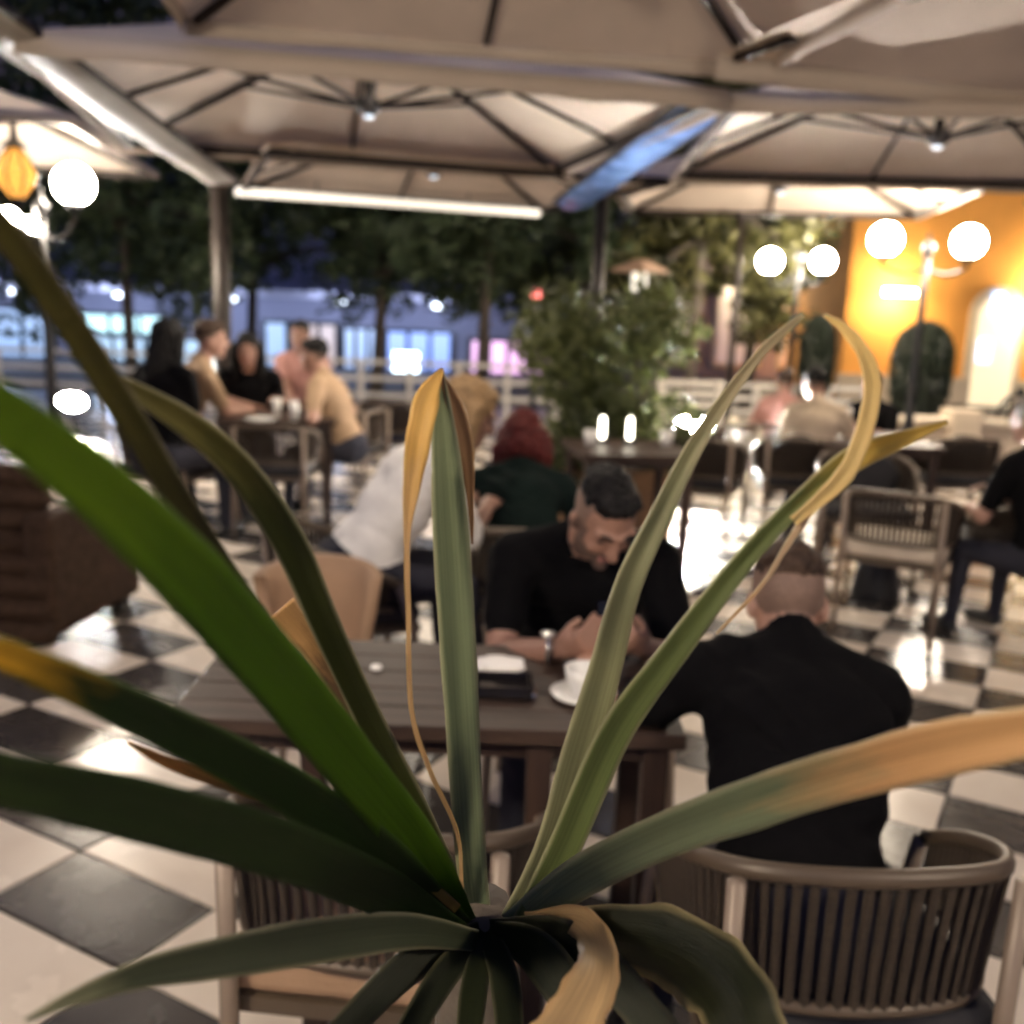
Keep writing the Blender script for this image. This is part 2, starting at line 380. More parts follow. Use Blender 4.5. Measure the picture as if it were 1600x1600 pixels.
# floodlights low on the terrace
def flood(px, py, y, label, s, aim):
    p = at_y(px, py, y); root = empty('floodlight', (p.x, p.y, 0)); tag(root, label, 'floodlight', 'low floodlights at the terrace edge')
    z = p.z
    MB().box((0, .05, z), (.34, .10, .24)).build('housing', iron, root, bevel=.01)
    MB().sphere((0, -.004, z), (.15, .02, .085), 20, 10).build('lens', emis('flood_glow', (1, .97, .92), s), root, True)
    MB().tube([(0, .05, 0), (0, .05, z - .1)], .02, 8).build('stand', iron, root)
    MB().box((0, .05, .01), (.24, .2, .02)).build('foot', iron, root)
    return root
flood(112, 628, 10.8, 'low floodlight glaring at the left beyond the long-haired woman', S_FLOOD, 0)
flood(1083, 668, 8.1, 'low floodlight glaring between the bush and the right tables', S_FLOOD * .32, 0)

# ------------------------------------------------------------------ tables
tw = wood('table_wood', (.030, .017, .012), (.062, .038, .028), .5, spec=.3)
tw_leg = wood('table_leg_wood', (.022, .011, .008), (.045, .024, .017), .55, axis=(10, 10, 1))
def table(c, rz, lx, ly, label, group=None, h=.75, planks=5, extra_legs=(), tw=tw, inset=0):
    root = empty('table', (c[0], c[1], 0), R(rz)); tag(root, label, 'table', group)
    w = ly / planks
    for k in range(planks):
        MB().box((0, -ly / 2 + w * (k + .5), h - .017), (lx, w - .003, .034)).build('top_plank', tw, root, bevel=.003)
    for s_ in (-1, 1):
        MB().box((0, s_ * (ly / 2 - .06), h - .058), (lx - .12, .022, .045)).build('apron', tw_leg, root)
        MB().box((s_ * (lx / 2 - .06), 0, h - .058), (.022, ly - .142, .045)).build('apron', tw_leg, root)
    legs = [(sx * (lx / 2 - .055) + (inset if sx < 0 else 0), sy * (ly / 2 - .055)) for sx in (-1, 1) for sy in (-1, 1)] + list(extra_legs)
    for x, y in legs:
        MB().box((x, y, (h - .036) / 2), (.052, .052, h - .036)).build('leg', tw_leg, root, bevel=.004)
    return root
# main table: near edge y 1.95, far edge y 2.45
table((-.16, 2.20), 0, 1.06, .52, 'brown wooden table in front of the two men in black', extra_legs=((.235, -.205),), inset=.24)
wick = mat('dark_wicker', (.040, .022, .014), .75, var=.4, scale=30, bump=.9, bscale=90, spec=.15)
root = empty('wicker_sofa', (-2.78, 4.75, 0), R(-8)); tag(root, 'dark brown wicker sofa seen from behind at the left edge', 'sofa')
b = MB(); n = 12
for k in range(7):
    z = .08 + k * .098; ins = .012 * k
    b.tube([Vector((-.80 + ins, -.30 + .02 * k, z)), Vector((.80 - ins, -.30 + .02 * k, z))], .055, 8)
b.build('backrest', wick, root, True)
for sx in (-1, 1): MB().box((sx * .74, .10, .33), (.14, .78, .56)).build('armrest', wick, root, bevel=.03)
MB().box((0, .12, .24), (1.32, .70, .26)).build('seat_base', wick, root, bevel=.02)
MB().box((0, .12, .43), (1.30, .66, .12)).build('seat_cushion', mat('sofa_cushion', (.10, .07, .05), .9), root, bevel=.04)
MB().tube([Vector((-.74, -.17, .76)), Vector((.74, -.17, .76))], .05, 10).build('top_roll', wick, root, True)
for sx in (-1, 1):
    for sy in (-.25, .42): MB().box((sx * .72, sy, .03), (.07, .07, .06)).build('foot', iron, root)
pf = at_z(432, 652, .75)
table((pf.x - .05, pf.y + .25), 12, .8, .8, 'dark table of the far left group holding glasses and a plate', planks=4)
pd = at_z(990, 712, .75)
table((pd.x, pd.y + .36), 8, .70, .70, 'dark brown square table behind the bearded man', planks=4)
pr = at_z(1345, 690, .75)
table((pr.x + .1, pr.y + .2), 0, .8, .8, 'dark table of the right group before the cream wall', planks=4)

# ------------------------------------------------------------------ rope armchairs
frame_m = mat('chair_frame_taupe', (.085, .060, .040), .45, .1, var=.12)
rope_m = mat('rope_brown', (.034, .021, .012), .8, var=.25, scale=60, bump=.5, bscale=200)
leg_m = mat('chair_leg_taupe', (.22, .165, .125), .45, .1, var=.08)
cush_tan = mat('cushion_tan', (.33, .205, .125), .8, var=.1, scale=5, bump=.2, bscale=120)
cush_dark = mat('cushion_black', (.018, .017, .02), .85, var=.2, bump=.2, bscale=120)
cush_navy = mat('cushion_navy', (.015, .02, .045), .8, var=.2, bump=.2, bscale=120)
cush_beige = mat('cushion_beige', (.55, .46, .36), .85, var=.1, bump=.2, bscale=120)
RAIL = [(.272, .15, .575), (.286, .02, .645), (.272, -.125, .70), (.19, -.245, .737), (0, -.285, .747), (-.19, -.245, .737), (-.272, -.125, .70), (-.286, .02, .645), (-.272, .15, .575)]
LOW = [(x * .93, y * .93, .50 - (z - .745) * -.15) for x, y, z in RAIL]
NR = 60
top_c = catmull(RAIL, NR); low_c = catmull(LOW, NR)
_ch = {}
def chair_meshes(cm):
    key = cm.name
    if key in _ch: return _ch[key]
    d = {}
    d['top_rail'] = MB().tube(top_c, .0125, 8, flat=1.3).mesh('top_rail', frame_m, True)
    d['lower_rail'] = MB().tube(low_c, .012, 8).mesh('lower_rail', frame_m, True)
    b = MB(); b.box((0, 0, 0), (.50, .49, .07)); d['cushion'] = b.mesh('cushion', cm)
    b = MB(); b.box((0, 0, .395), (.50, .49, .03)); d['seat_frame'] = b.mesh('seat_frame', frame_m)
    for n, (x, y) in enumerate(((.25, .235), (-.25, .235), (.215, -.245), (-.215, -.245))):
        zt = .575 if y > 0 else .73
        d['leg%d' % n] = MB().tube([(x * 1.10, y * 1.12, 0), (x * 1.06, y * 1.07 - (.04 if y > 0 else 0), .40), (x * 1.07, y * 1.08 - (.10 if y > 0 else 0), zt)], [.012, .017, .016], 8).mesh('leg', leg_m, True)
    ropes = []
    for i in range(2, NR - 1):
        a, b_ = Vector(low_c[i]), Vector(top_c[i]); d_ = (b_ - a)
        ropes.append((a, b_))
    d['ropes'] = ropes
    b = MB()
    for a, b_ in ropes: b.tube([a, b_], .0085, 4, cap=False)
    d['rope_panel'] = b.mesh('rope_panel', rope_m, True)
    d['rope'] = MB().tube([(0, 0, 0), (0, 0, .5), (0, 0, 1)], [.0095, .0085, .0095], 6, cap=False).mesh('rope', rope_m, True)
    _ch[key] = d; return d
def chair(x, y, rz, label, cm=cush_dark, near=False, pillow=None):
    d = chair_meshes(cm); root = empty('rope_armchair', (x, y, 0), R(rz)); tag(root, label, 'armchair', 'rope armchairs on the terrace')
    def part(n, me, loc=(0, 0, 0)):
        o = bpy.data.objects.new(n, me); col.objects.link(o); o.parent = root; o.location = loc; return o
    part('top_rail', d['top_rail']); part('lower_rail', d['lower_rail']); part('seat_frame', d['seat_frame'])
    c = part('cushion', d['cushion'], (0, 0, .447)); md = c.modifiers.new('b', 'BEVEL'); md.width = .025; md.segments = 3
    for n in range(4): part('leg', d['leg%d' % n])
    if near:
        for a, b_ in d['ropes']:
            o = part('rope', d['rope'], a); v = b_ - a
            o.rotation_euler = v.to_track_quat('Z', 'Y').to_euler(); o.scale = (1, 1, v.length)
    else:
        o = part('rope_panel', d['rope_panel']); o['kind'] = 'stuff'
    if pillow:
        b = MB(); b.sphere((0, -.17, .61), (.22, .06, .16), 18, 10); b.build('back_cushion', pillow, root, True)
    return root
# near row
chair(.585, 1.72, 3, 'rope armchair at the lower right under the man with the shaved neck', near=True)
chair(-.20, 1.78, -6, 'empty rope armchair hidden behind the plant at the near side of the table', near=True, cm=cush_tan)
chair(.22, 3.02, 180, 'rope armchair of the man looking at his phone')
def tub_chair(x, y, rz, label, m):
    root = empty('tub_chair', (x, y, 0), R(rz)); tag(root, label, 'armchair')
    b = MB(); n = 22; k = 6; vs = []
    for side in (0, 1):
        for i in range(n + 1):
            a = math.pi * (1.0 + i / n); 
            for j in range(k + 1):
                t = j / k; rr = (.135 + .055 * t) - side * .040; z = .36 + t * (.42 - .03 * (1 - math.sin(-a)))
                vs.append((rr * 1.05 * math.cos(a), rr * math.sin(a), z))
    N1 = (n + 1) * (k + 1); fs = []
    for i in range(n):
        for j in range(k):
            a = i * (k + 1) + j; fs.append((a, a + k + 1, a + k + 2, a + 1)); fs.append((N1 + a, N1 + a + 1, N1 + a + k + 2, N1 + a + k + 1))
        a = i * (k + 1) + k; fs.append((a, a + k + 1, N1 + a + k + 1, N1 + a)); a = i * (k + 1); fs.append((a, N1 + a, N1 + a + k + 1, a + k + 1))
    for i in (0, n):
        for j in range(k): a = i * (k + 1) + j; fs.append((a, a + 1, N1 + a + 1, N1 + a))
    b.add(vs, fs); b.build('back_shell', m, root, True)
    b = MB(); b.lathe([(.14, .36), (.17, .38), (.17, .44), (.15, .465), (.02, .47)], (0, .02, 0), 22, sy=1.05); b.build('seat', m, root, True)
    for sx in (-1, 1):
        for sy in (-1, 1): MB().tube([(sx * .16, sy * .15, 0), (sx * .12, sy * .11, .37)], [.012, .018], 8).build('leg', leg_m, root, True)
tub_chair(-.59, 3.02, 178, 'empty tub chair with a plain tan padded back beyond the table', cush_tan)
chair(-.64, 3.80, -70, 'rope armchair under the blond person in white')
chair(.06, 4.05, 0, 'dark armchair under the red-haired person')
pc = at_z(418, 668, .74); chair(pc.x, pc.y + .28, 0, 'empty dark armchair with its back to us before the far left table')
pc = at_z(240, 668, .74); chair(pc.x, pc.y + .28, -10, 'armchair under the long-haired woman of the far left group')
pc = at_z(300, 662, .70); chair(pc.x, pc.y + .1, -70, 'armchair under the man in the beige shirt', cm=cush_beige)
pc = at_z(505, 640, .74); chair(pc.x + .15, pc.y + .1, 75, 'dark armchair at the right of the far left table')
pc = at_z(595, 630, .74); chair(pc.x, pc.y + .28, 10, 'armchair with a navy cushion beside the white glare', cm=cush_navy, pillow=cush_navy)
pc = at_z(1112, 690, .74); chair(pc.x, pc.y + .28, -20, 'black cushioned armchair below the right floodlight', pillow=cush_dark)
pc = at_z(1262, 690, .74); chair(pc.x, pc.y + .28, -5, 'dark armchair of the person in cream', pillow=cush_dark)
pc = at_z(1172, 665, .74); chair(pc.x, pc.y + .28, 12, 'armchair of the person in pink', cm=cush_beige)
chair(1.98, 5.12, -28, 'empty rope armchair right of the shaved head, on the glossy floor', cm=cush_beige)
pc = at_z(1540, 775, .72); chair(pc.x + .18, pc.y + .15, 55, 'dark armchair at the right edge under the person in black')
pc = at_z(1395, 735, .74); chair(pc.x, pc.y + .4, 170, 'dark armchair facing us behind the empty one on the right', pillow=cush_dark)
pc = at_z(1520, 690, .74); chair(pc.x, pc.y + .3, 0, 'black-backed armchair before the cream wall at far right', pillow=cush_dark)

# black bucket below the right chair
p = at_z(1392, 962, 0)
root = empty('black_pot', (p.x + .03, p.y + .35, 0)); tag(root, 'black tapered pot standing on the glossy floor at right', 'pot')
MB().lathe([(.135, 0), (.14, .02), (.10, .26), (.095, .27), (.085, .27), (.12, .04)], n=20).build('body', mat('black_plastic', (.012, .012, .014), .4), root, True)
MB().lathe([(.10, .262), (.11, .268), (.11, .285), (.095, .288)], n=20).build('rim', mat('black_plastic'), root, True)

# ------------------------------------------------------------------ things on the tables
white_c = mat('porcelain', (.80, .78, .74), .15, var=.03)
paper = mat('paper', (.85, .82, .78), .9, var=.05)
def cup(p, label):
    root = empty('cup', p); tag(root, label, 'cup')
    MB().lathe([(.025, 0), (.03, .004), (.042, .04), (.045, .062), (.041, .062), (.036, .035), (.02, .012), (.005, .01)], n=22).build('bowl', white_c, root, True)
    MB().lathe([(.03, -.008), (.07, 0), (.075, .006), (.03, .0)], n=24).build('saucer', white_c, root, True)
    MB().tube([Vector((.04, 0, .05)), Vector((.065, 0, .046)), Vector((.066, 0, .026)), Vector((.037, 0, .018))], .005, 6).build('handle', white_c, root, True)
p = at_z(912, 1090, .75); cup((p.x, p.y, .759), 'white cup on a saucer between the two men')
# ashtray with a crumpled napkin
p = at_z(785, 1082, .75); root = empty('ashtray', (p.x, p.y, .751)); tag(root, 'black square ashtray on the brown table', 'ashtray')
MB().box((0, 0, .009), (.13, .10, .018)).build('base', mat('black_glass', (.012, .01, .01), .08), root, bevel=.004)
for sx, sy, lx, ly in ((0, .045, .13, .012), (0, -.045, .13, .012), (.06, 0, .012, .078), (-.06, 0, .012, .078)):
    MB().box((sx, sy, .024), (lx, ly, .012)).build('rim', mat('black_glass'), root, bevel=.003)
b = MB(); b.sphere((0, 0, 0), (.06, .035, .018), 18, 10)
b.v = [tuple(Vector(v) * (1 + .35 * noise.noise(Vector(v) * 45))) for v in b.v]
p2 = at_z(778, 1052, .77); tag(b.build('napkin', paper, loc=(p2.x, p2.y + .05, .772)), 'crumpled white napkin beside the black ashtray', 'napkin')
p = at_z(808, 1080, .76); root = empty('lighter', (p.x + .03, p.y, .758)); tag(root, 'small shiny metal lighter by the ashtray', 'lighter')
MB().box((0, 0, 0), (.024, .05, .011)).build('body', mat('chrome', (.85, .85, .85), .12, 1), root, bevel=.003)
MB().box((0, .032, 0), (.022, .014, .010)).build('cap', mat('chrome'), root, bevel=.002)
p = at_z(588, 1046, .75); root = empty('bottle_cap', (p.x, p.y, .7515)); tag(root, 'tiny white bottle cap lying alone on the table', 'bottle cap')
MB().lathe([(.014, 0), (.0145, .003), (.012, .009), (.004, .010)], n=16).build('cap', white_c, root, True)
glass_m = mat('clear_glass', (.75, .80, .82), .05, var=.05)
def tumbler(p, label, h=.13, r=.032, m=None):
    o = MB().lathe([(r * .8, 0), (r, h), (r * .93, h), (r * .72, .012), (.004, .010)], n=18).build('tumbler', m or glass_m, smooth=True, loc=p)
    tag(o, label, 'glass', 'glasses on the far tables')
for px, py, lb in ((428, 655, 'glass before the dark-haired woman'), (455, 660, 'pale glass at the right of the far left table')):
    p = at_z(px, py, .75); tumbler((p.x, p.y + .1, .752), lb, m=white_c)
p = at_z(400, 662, .75); o = MB().lathe([(.05, 0), (.10, .012), (.11, .02), (.10, .018), (.02, .008)], n=24).build('plate', white_c, smooth=True, loc=(p.x, p.y + .12, .752)); tag(o, 'white plate on the far left table', 'plate')
for px, py, lb in ((925, 700, 'stacked white cup at the left of the dark square table'), (1045, 700, 'white cup at the right of the dark square table')):
    p = at_z(px, py, .75); tumbler((p.x, p.y + .12, .752), lb, .09, .045, white_c)
p = at_z(1335, 672, .75); tumbler((p.x, p.y + .2, .752), 'glass on the right group table', .14, .035, white_c)

# ------------------------------------------------------------------ people
skin_m = mat('skin', (.29, .155, .11), .55, var=.10, scale=14)
skin_l = mat('skin_fair', (.40, .225, .165), .55, var=.10, scale=14)  # lit copy of the skin: the brightness is put into the colour
stub_m = mat('stubble', (.11, .065, .05), .7, var=.2, scale=120)
fade_m = mat('hair_fade', (.17, .105, .08), .7, var=.2, scale=160)
lip_m = mat('lips', (.40, .17, .14), .5)
hair_blk = mat('hair_black', (.006, .005, .005), .6, spec=.2, var=.4, scale=40, bump=.5, bscale=120)
hair_brn = mat('hair_brown', (.045, .026, .017), .6, spec=.25, var=.4, scale=40, bump=.5, bscale=120)
hair_blond = mat('hair_blond', (.30, .19, .095), .6, spec=.25, var=.3, scale=40, bump=.5, bscale=120)
hair_red = mat('hair_red', (.09, .014, .012), .6, spec=.25, var=.4, scale=40, bump=.5, bscale=120)
hair_grey = mat('hair_grey', (.20, .17, .15), .6, spec=.25, var=.3, scale=40, bump=.5, bscale=120)
def cloth(n, c): return mat(n, c, .95, var=.14, scale=9, bump=.5, bscale=22, spec=.12)
sh_black = cloth('shirt_black', (.0025, .0022, .0028)); sh_white = cloth('shirt_white', (.74, .71, .68)); sh_beige = cloth('shirt_beige', (.36, .245, .155))
sh_green = cloth('shirt_bottle_green', (.005, .010, .009)); sh_cream = cloth('shirt_cream', (.55, .44, .33)); sh_pink = cloth('shirt_pink', (.42, .22, .19))
tr_dark = cloth('trousers_dark', (.03, .03, .04)); tr_blue = cloth('trousers_denim', (.05, .07, .12)); shoe_m = mat('shoe_black', (.02, .02, .02), .5)

def prim_mesh(prims):
    b = MB()
    for pr in prims:
        if pr[0] == 'c':
            _, a, c, r0, r1, mi = pr; a, c = Vector(a), Vector(c); d = (c - a); L_ = d.length
            if L_ < 1e-5: d = Vector((0, 0, 1)); L_ = 1e-4
            q = d.to_track_quat('Z', 'Y').to_matrix(); n, m = 12, 4; vs = []; prof = []
            for i in range(m + 1): t = math.pi / 2 * i / m; prof.append((max(r0 * math.sin(t), 1e-4), -r0 * math.cos(t)))
            for i in range(m + 1): t = math.pi / 2 * i / m; prof.append((max(r1 * math.cos(t), 1e-4), L_ + r1 * math.sin(t)))
            for r_, z in prof:
                for j in range(n): an = 2 * math.pi * j / n; vs.append(a + q @ Vector((r_ * math.cos(an), r_ * math.sin(an), z)))
            k = len(prof)
            fs = [(i * n + j, i * n + (j + 1) % n, (i + 1) * n + (j + 1) % n, (i + 1) * n + j) for i in range(k - 1) for j in range(n)]
            fs += [tuple(range(n))[::-1], tuple((k - 1) * n + j for j in range(n))]
            b.add(vs, fs)
        else:
            _, c, rad, rot, mi = pr; t = MB(); t.sphere((0, 0, 0), rad, 18, 12)
            b.add([Vector(c) + rot @ Vector(v) for v in t.v], t.f)
    return b
def vox(prims, voxel, smooth=4):
    b = prim_mesh(prims); me = b.mesh('tmp', [])
    o = bpy.data.objects.new('tmp', me); col.objects.link(o)
    md = o.modifiers.new('r', 'REMESH'); md.mode = 'VOXEL'; md.voxel_size = voxel; md.use_smooth_shade = True
    if smooth: s_ = o.modifiers.new('s', 'SMOOTH'); s_.iterations = smooth; s_.factor = .5
    dg = bpy.context.evaluated_depsgraph_get(); res = bpy.data.meshes.new_from_object(o.evaluated_get(dg))
    bpy.data.objects.remove(o); bpy.data.meshes.remove(me)
    res.polygons.foreach_set('use_smooth', [True] * len(res.polygons))
    return res
def assign(me, prims, mats):
    n = len(me.polygons); c = np.empty(n * 3); me.polygons.foreach_get('center', c); c = c.reshape(-1, 3)
    best = np.full(n, 1e9); idx = np.zeros(n, int)
    for pr in prims:
        if pr[0] == 'c':
            a, b_ = np.array(pr[1]), np.array(pr[2]); d = b_ - a; t = np.clip(((c - a) @ d) / max(d @ d, 1e-9), 0, 1)
            dist = np.linalg.norm(c - (a + t[:, None] * d), axis=1) - (pr[3] + (pr[4] - pr[3]) * t)
        else:
            q = (c - np.array(pr[1])) @ np.array(pr[3]); rad = np.array(pr[2]); k = np.linalg.norm(q / rad, axis=1)
            dist = (k - 1) * rad.min()
        w = dist < best; best[w] = dist[w]; idx[w] = pr[-1]
    me.materials.clear()
    for m in mats: me.materials.append(m)
    me.polygons.foreach_set('material_index', idx.tolist())
    return c, idx
def ik(a, t, l1, l2, pole):
    a, t, pole = Vector(a), Vector(t), Vector(pole); d = t - a; L_ = min(d.length, (l1 + l2) * .995); dn = d.normalized(); t = a + dn * L_
    x = (l1 * l1 - l2 * l2 + L_ * L_) / (2 * L_); h = math.sqrt(max(l1 * l1 - x * x, 0)); pp = pole - a; pp = pp - dn * pp.dot(dn)
    return a + dn * x + pp.normalized() * h, t
SKIN, SHIRT, TROU, SHOE = 0, 1, 2, 3
def hand(pr, wrist, d, nrm, s_, curl=.6, side=1, mi=SKIN, thumb=.75):
    """palm and five fingers; d forward, nrm out of the palm side the fingers curl to"""
    d = d.normalized(); nrm = (nrm - d * nrm.dot(d)).normalized(); w = d.cross(nrm) * side
    pc = wrist + d * .05 * s_
    rot = Matrix((w, d, nrm)).transposed()
    pr.append(('e', pc, (.040 * s_, .050 * s_, .017 * s_), rot, mi)); pr.append(('c', wrist - d * .02, wrist + d * .03 * s_, .026 * s_, .026 * s_, mi))
    for k, ln in enumerate((.070, .080, .075, .058)):
        p = pc + d * .040 * s_ + w * (.030 - .020 * k) * s_; dd = d.copy() + w * (.10 - .07 * k); dd.normalize(); r_ = (.0092 - .0006 * (k == 3)) * s_
        for q in (.45, .32, .25):
            dd = (dd * math.cos(curl) + nrm * math.sin(curl)).normalized(); e = p + dd * ln * q * s_
            pr.append(('c', p, e, r_, r_ * .92, mi)); p = e; r_ *= .92
    p = pc - d * .02 * s_ + w * .032 * s_; dd = (d * .6 + w * thumb + nrm * .35).normalized()
    for q in (.038, .030):
        e = p + dd * q * s_; pr.append(('c', p, e, .0105 * s_, .009 * s_, mi)); p = e; dd = (dd + nrm * .5 - w * .35).normalized()
def head_prims(pr, c, rot, s_, mi=SKIN):
    def P(x, y, z): return Vector(c) + rot @ (Vector((x, y, z)) * s_)
    E = lambda x, y, z, r: pr.append(('e', P(x, y, z), tuple(v * s_ for v in r), rot, mi))
    E(0, -.012, .030, (.076, .096, .088)); E(0, .022, -.020, (.066, .070, .090)); E(0, .030, -.070, (.050, .055, .045))
    E(0, .074, -.098, (.022, .020, .018))
    for sx in (-1, 1):
        E(sx * .074, -.008, -.012, (.012, .020, .032)); E(sx * .038, .066, -.030, (.020, .018, .020))
        pr.append(('c', P(sx * .050, .072, .028), P(sx * .012, .088, .026), .010 * s_, .011 * s_, mi))
    pr.append(('c', P(0, .088, .020), P(0, .112, -.026), .009 * s_, .013 * s_, mi)); E(0, .098, -.030, (.017, .014, .010))
    pr.append(('c', P(-.018, .086, -.064), P(.018, .086, -.064), .009 * s_, .009 * s_, mi))
    return P
def person(hip, face, lean, headp, headyaw, rt, lt, label, shirt, hairm, hair='short', sleeve=.7, scale=1.0, voxel=.012, skin=skin_m, trou=tr_dark,
           rpole=None, lpole=None, neck=.16, curl=.7, beard=False, faceparts=True, side=0, palms=None, broad=1.0, eyeh=.006, sunk=0.0, thumb=.75):
    """hip: hip centre; face: heading in degrees (0 looks along +Y); lean forward; rt, lt: wrist targets (right, left)"""
    s_ = scale; hip = Vector(hip); yaw = Matrix.Rotation(R(face), 3, 'Z'); f0 = yaw @ Vector((0, 1, 0)); rx = yaw @ Vector((1, 0, 0)); Z = Vector((0, 0, 1))
    tilt = Matrix.Rotation(R(-lean), 3, 'X'); sd = Matrix.Rotation(R(side), 3, 'Y'); T = yaw @ sd @ tilt
    up = T @ Z; fw = T @ Vector((0, 1, 0)); rx_t = T @ Vector((1, 0, 0)); pr = []
    E = lambda p, r, m: pr.append(('e', p, tuple(v * s_ for v in r), T, m))
    E(hip + up * .02 * s_, (.175, .14, .13), TROU)
    E(hip + up * .13 * s_ + fw * .02, (.165, .135, .16), SHIRT); E(hip + up * .30 * s_ + fw * .01, (.178, .128, .17), SHIRT); E(hip + up * .42 * s_, (.19 * broad, .12, .13), SHIRT)
    shc = hip + up * .50 * s_
    S = {k: shc + rx_t * k * .185 * s_ * broad + fw * .02 for k in (1, -1)}
    pr.append(('c', S[1] - rx_t * .03, S[-1] + rx_t * .03, .066 * s_, .066 * s_, SHIRT))
    nb = shc + up * .055 * s_; hc = nb + (up * .10 + fw * neck) * s_ * .9
    hrot = yaw @ Matrix.Rotation(R(headyaw), 3, 'Z') @ Matrix.Rotation(R(-headp), 3, 'X')
    hc = nb + (up * .6 + f0 * .4).normalized() * .05 * s_ + hrot @ Vector((0, .03, .125 - sunk)) * s_
    for k in (1, -1): pr.append(('c', nb + up * .01, S[k] + up * .015, .058 * s_, .058 * s_, SHIRT))
    pr.append(('c', nb + up * .02 + fw * .015, hc + hrot @ Vector((0, -.02, -.05)) * s_, .058 * s_, .054 * s_, SKIN))
    pr.append(('c', nb - up * .05, nb + up * .02, .075 * s_, .068 * s_, SHIRT))
    Pf = head_prims(pr, hc, hrot, s_)
    for k, tgt, pole in ((1, rt, rpole), (-1, lt, lpole)):
        tgt = Vector(tgt); pole = Vector(pole) if pole else S[k] + rx * k * .35 - Z * .6 - f0 * .1
        el, wr = ik(S[k], tgt, .285 * s_, .25 * s_, pole)
        pr.append(('c', S[k], S[k].lerp(el, sleeve), .066 * s_, .060 * s_, SHIRT))
        pr.append(('c', S[k].lerp(el, .3), el, .050 * s_, .043 * s_, SKIN if sleeve < 1 else SHIRT)); pr.append(('c', el, el.lerp(wr, .35), .043 * s_, .042 * s_, SKIN if sleeve < 1.5 else SHIRT)); pr.append(('c', el.lerp(wr, .35), wr, .042 * s_, .027 * s_, SKIN if sleeve < 1.5 else SHIRT))
        nrm = Vector(palms[0 if k == 1 else 1]) if palms else (-Z + rx * -k * .5)
        hand(pr, wr, (wr - el), nrm, s_, curl, k, thumb=thumb)
        hp = hip + rx * k * .095 * s_; kn = hp + f0 * .40 * s_ + rx * k * .06; kn.z = max(hip.z - .02, .46); an = kn + f0 * .02 + rx * k * .01; an.z = .09
        pr.append(('c', hp, kn, .090 * s_, .062 * s_, TROU)); pr.append(('c', kn, an, .060 * s_, .042 * s_, TROU))
        pr.append(('c', Vector((an.x, an.y, .05)), Vector((an.x, an.y, .04)) + f0 * .15, .042, .036, SHOE))
    me = vox(pr, voxel); c, idx = assign(me, pr, [skin, shirt, trou, shoe_m, stub_m if beard else skin, fade_m, lip_m])
    q = (c - np.array(hc)) @ np.array(hrot) / s_; near = (np.abs(q) < .16).all(axis=1) & (idx == SKIN)
    if beard:
        bd = near & (q[:, 2] < -.045 + .25 * np.maximum(0, np.abs(q[:, 0]) - .03)) & (q[:, 1] > -.01) & (np.linalg.norm((c - np.array(hc)), axis=1) < .15); idx[bd] = 4
        bd = near & (q[:, 2] < .01) & (np.abs(q[:, 0]) > .056) & (q[:, 1] > -.0) & (q[:, 1] < .045) & (q[:, 2] > -.12); idx[bd] = 4
    if hair in ('short', 'fade'):
        fd = near & (q[:, 2] > -.035) & (q[:, 1] < .03 - .2 * np.maximum(0, -q[:, 2])) & (np.abs(q[:, 0]) > -.1) & ((q[:, 1] < -.03) | (q[:, 2] > .01)) & (np.abs(q[:, 0]) < .081); idx[fd] = 5
    lp = near & (np.abs(q[:, 0]) < .022) & (np.abs(q[:, 2] + .064) < .009) & (q[:, 1] > .08); idx[lp] = 6
    nv = len(me.vertices); co = np.empty(nv * 3); me.vertices.foreach_get('co', co); co = co.reshape(-1, 3)
    ed = np.empty(len(me.edges) * 2, int); me.edges.foreach_get('vertices', ed); ed = ed.reshape(-1, 2)
    isc = np.ones(nv, bool)
    lt_ = np.empty(len(me.polygons), int); me.polygons.foreach_get('loop_total', lt_); lv = np.empty(len(me.loops), int); me.loops.foreach_get('vertex_index', lv)
    isc[lv[np.repeat(~np.isin(idx, (SHIRT, TROU)), lt_)]] = False
    deg = np.bincount(ed.ravel(), minlength=nv)[:, None].clip(1)
    for _ in range(int(.16 / voxel)):
        av = np.zeros_like(co); np.add.at(av, ed[:, 0], co[ed[:, 1]]); np.add.at(av, ed[:, 1], co[ed[:, 0]]); av /= deg
        co[isc] += .6 * (av - co)[isc]
    me.vertices.foreach_set('co', co.ravel()); me.update()
    if voxel < .011:   # creases in the cloth
        nm = np.array([v.normal for v in me.vertices]); Ti = np.array(T)
        lc = (co - np.array(hip)) @ Ti; d_ = np.zeros(nv)
        for i in np.nonzero(isc)[0]:
            x, y, z = lc[i]; w_ = noise.noise(Vector((x * 5 + z * 3, y * 5, z * 11 - abs(x) * 9))); d_[i] = .010 * (1 - abs(w_) * 2.2) * (.5 + noise.noise(Vector((x * 3, y * 3, z * 3 + 7)))) + .004 * noise.noise(Vector((x * 24, y * 24, z * 34)))
        co += nm * d_[:, None]; me.vertices.foreach_set('co', co.ravel())
    me.polygons.foreach_set('material_index', idx.tolist()); me.update(); me.name = 'person'
    body = bpy.data.objects.new('person', me); col.objects.link(body); tag(body, label, 'person')
    # hair
    hp = []
    H = lambda x, y, z, r: hp.append(('e', Pf(x, y, z), tuple(v * s_ for v in r), hrot, 0))
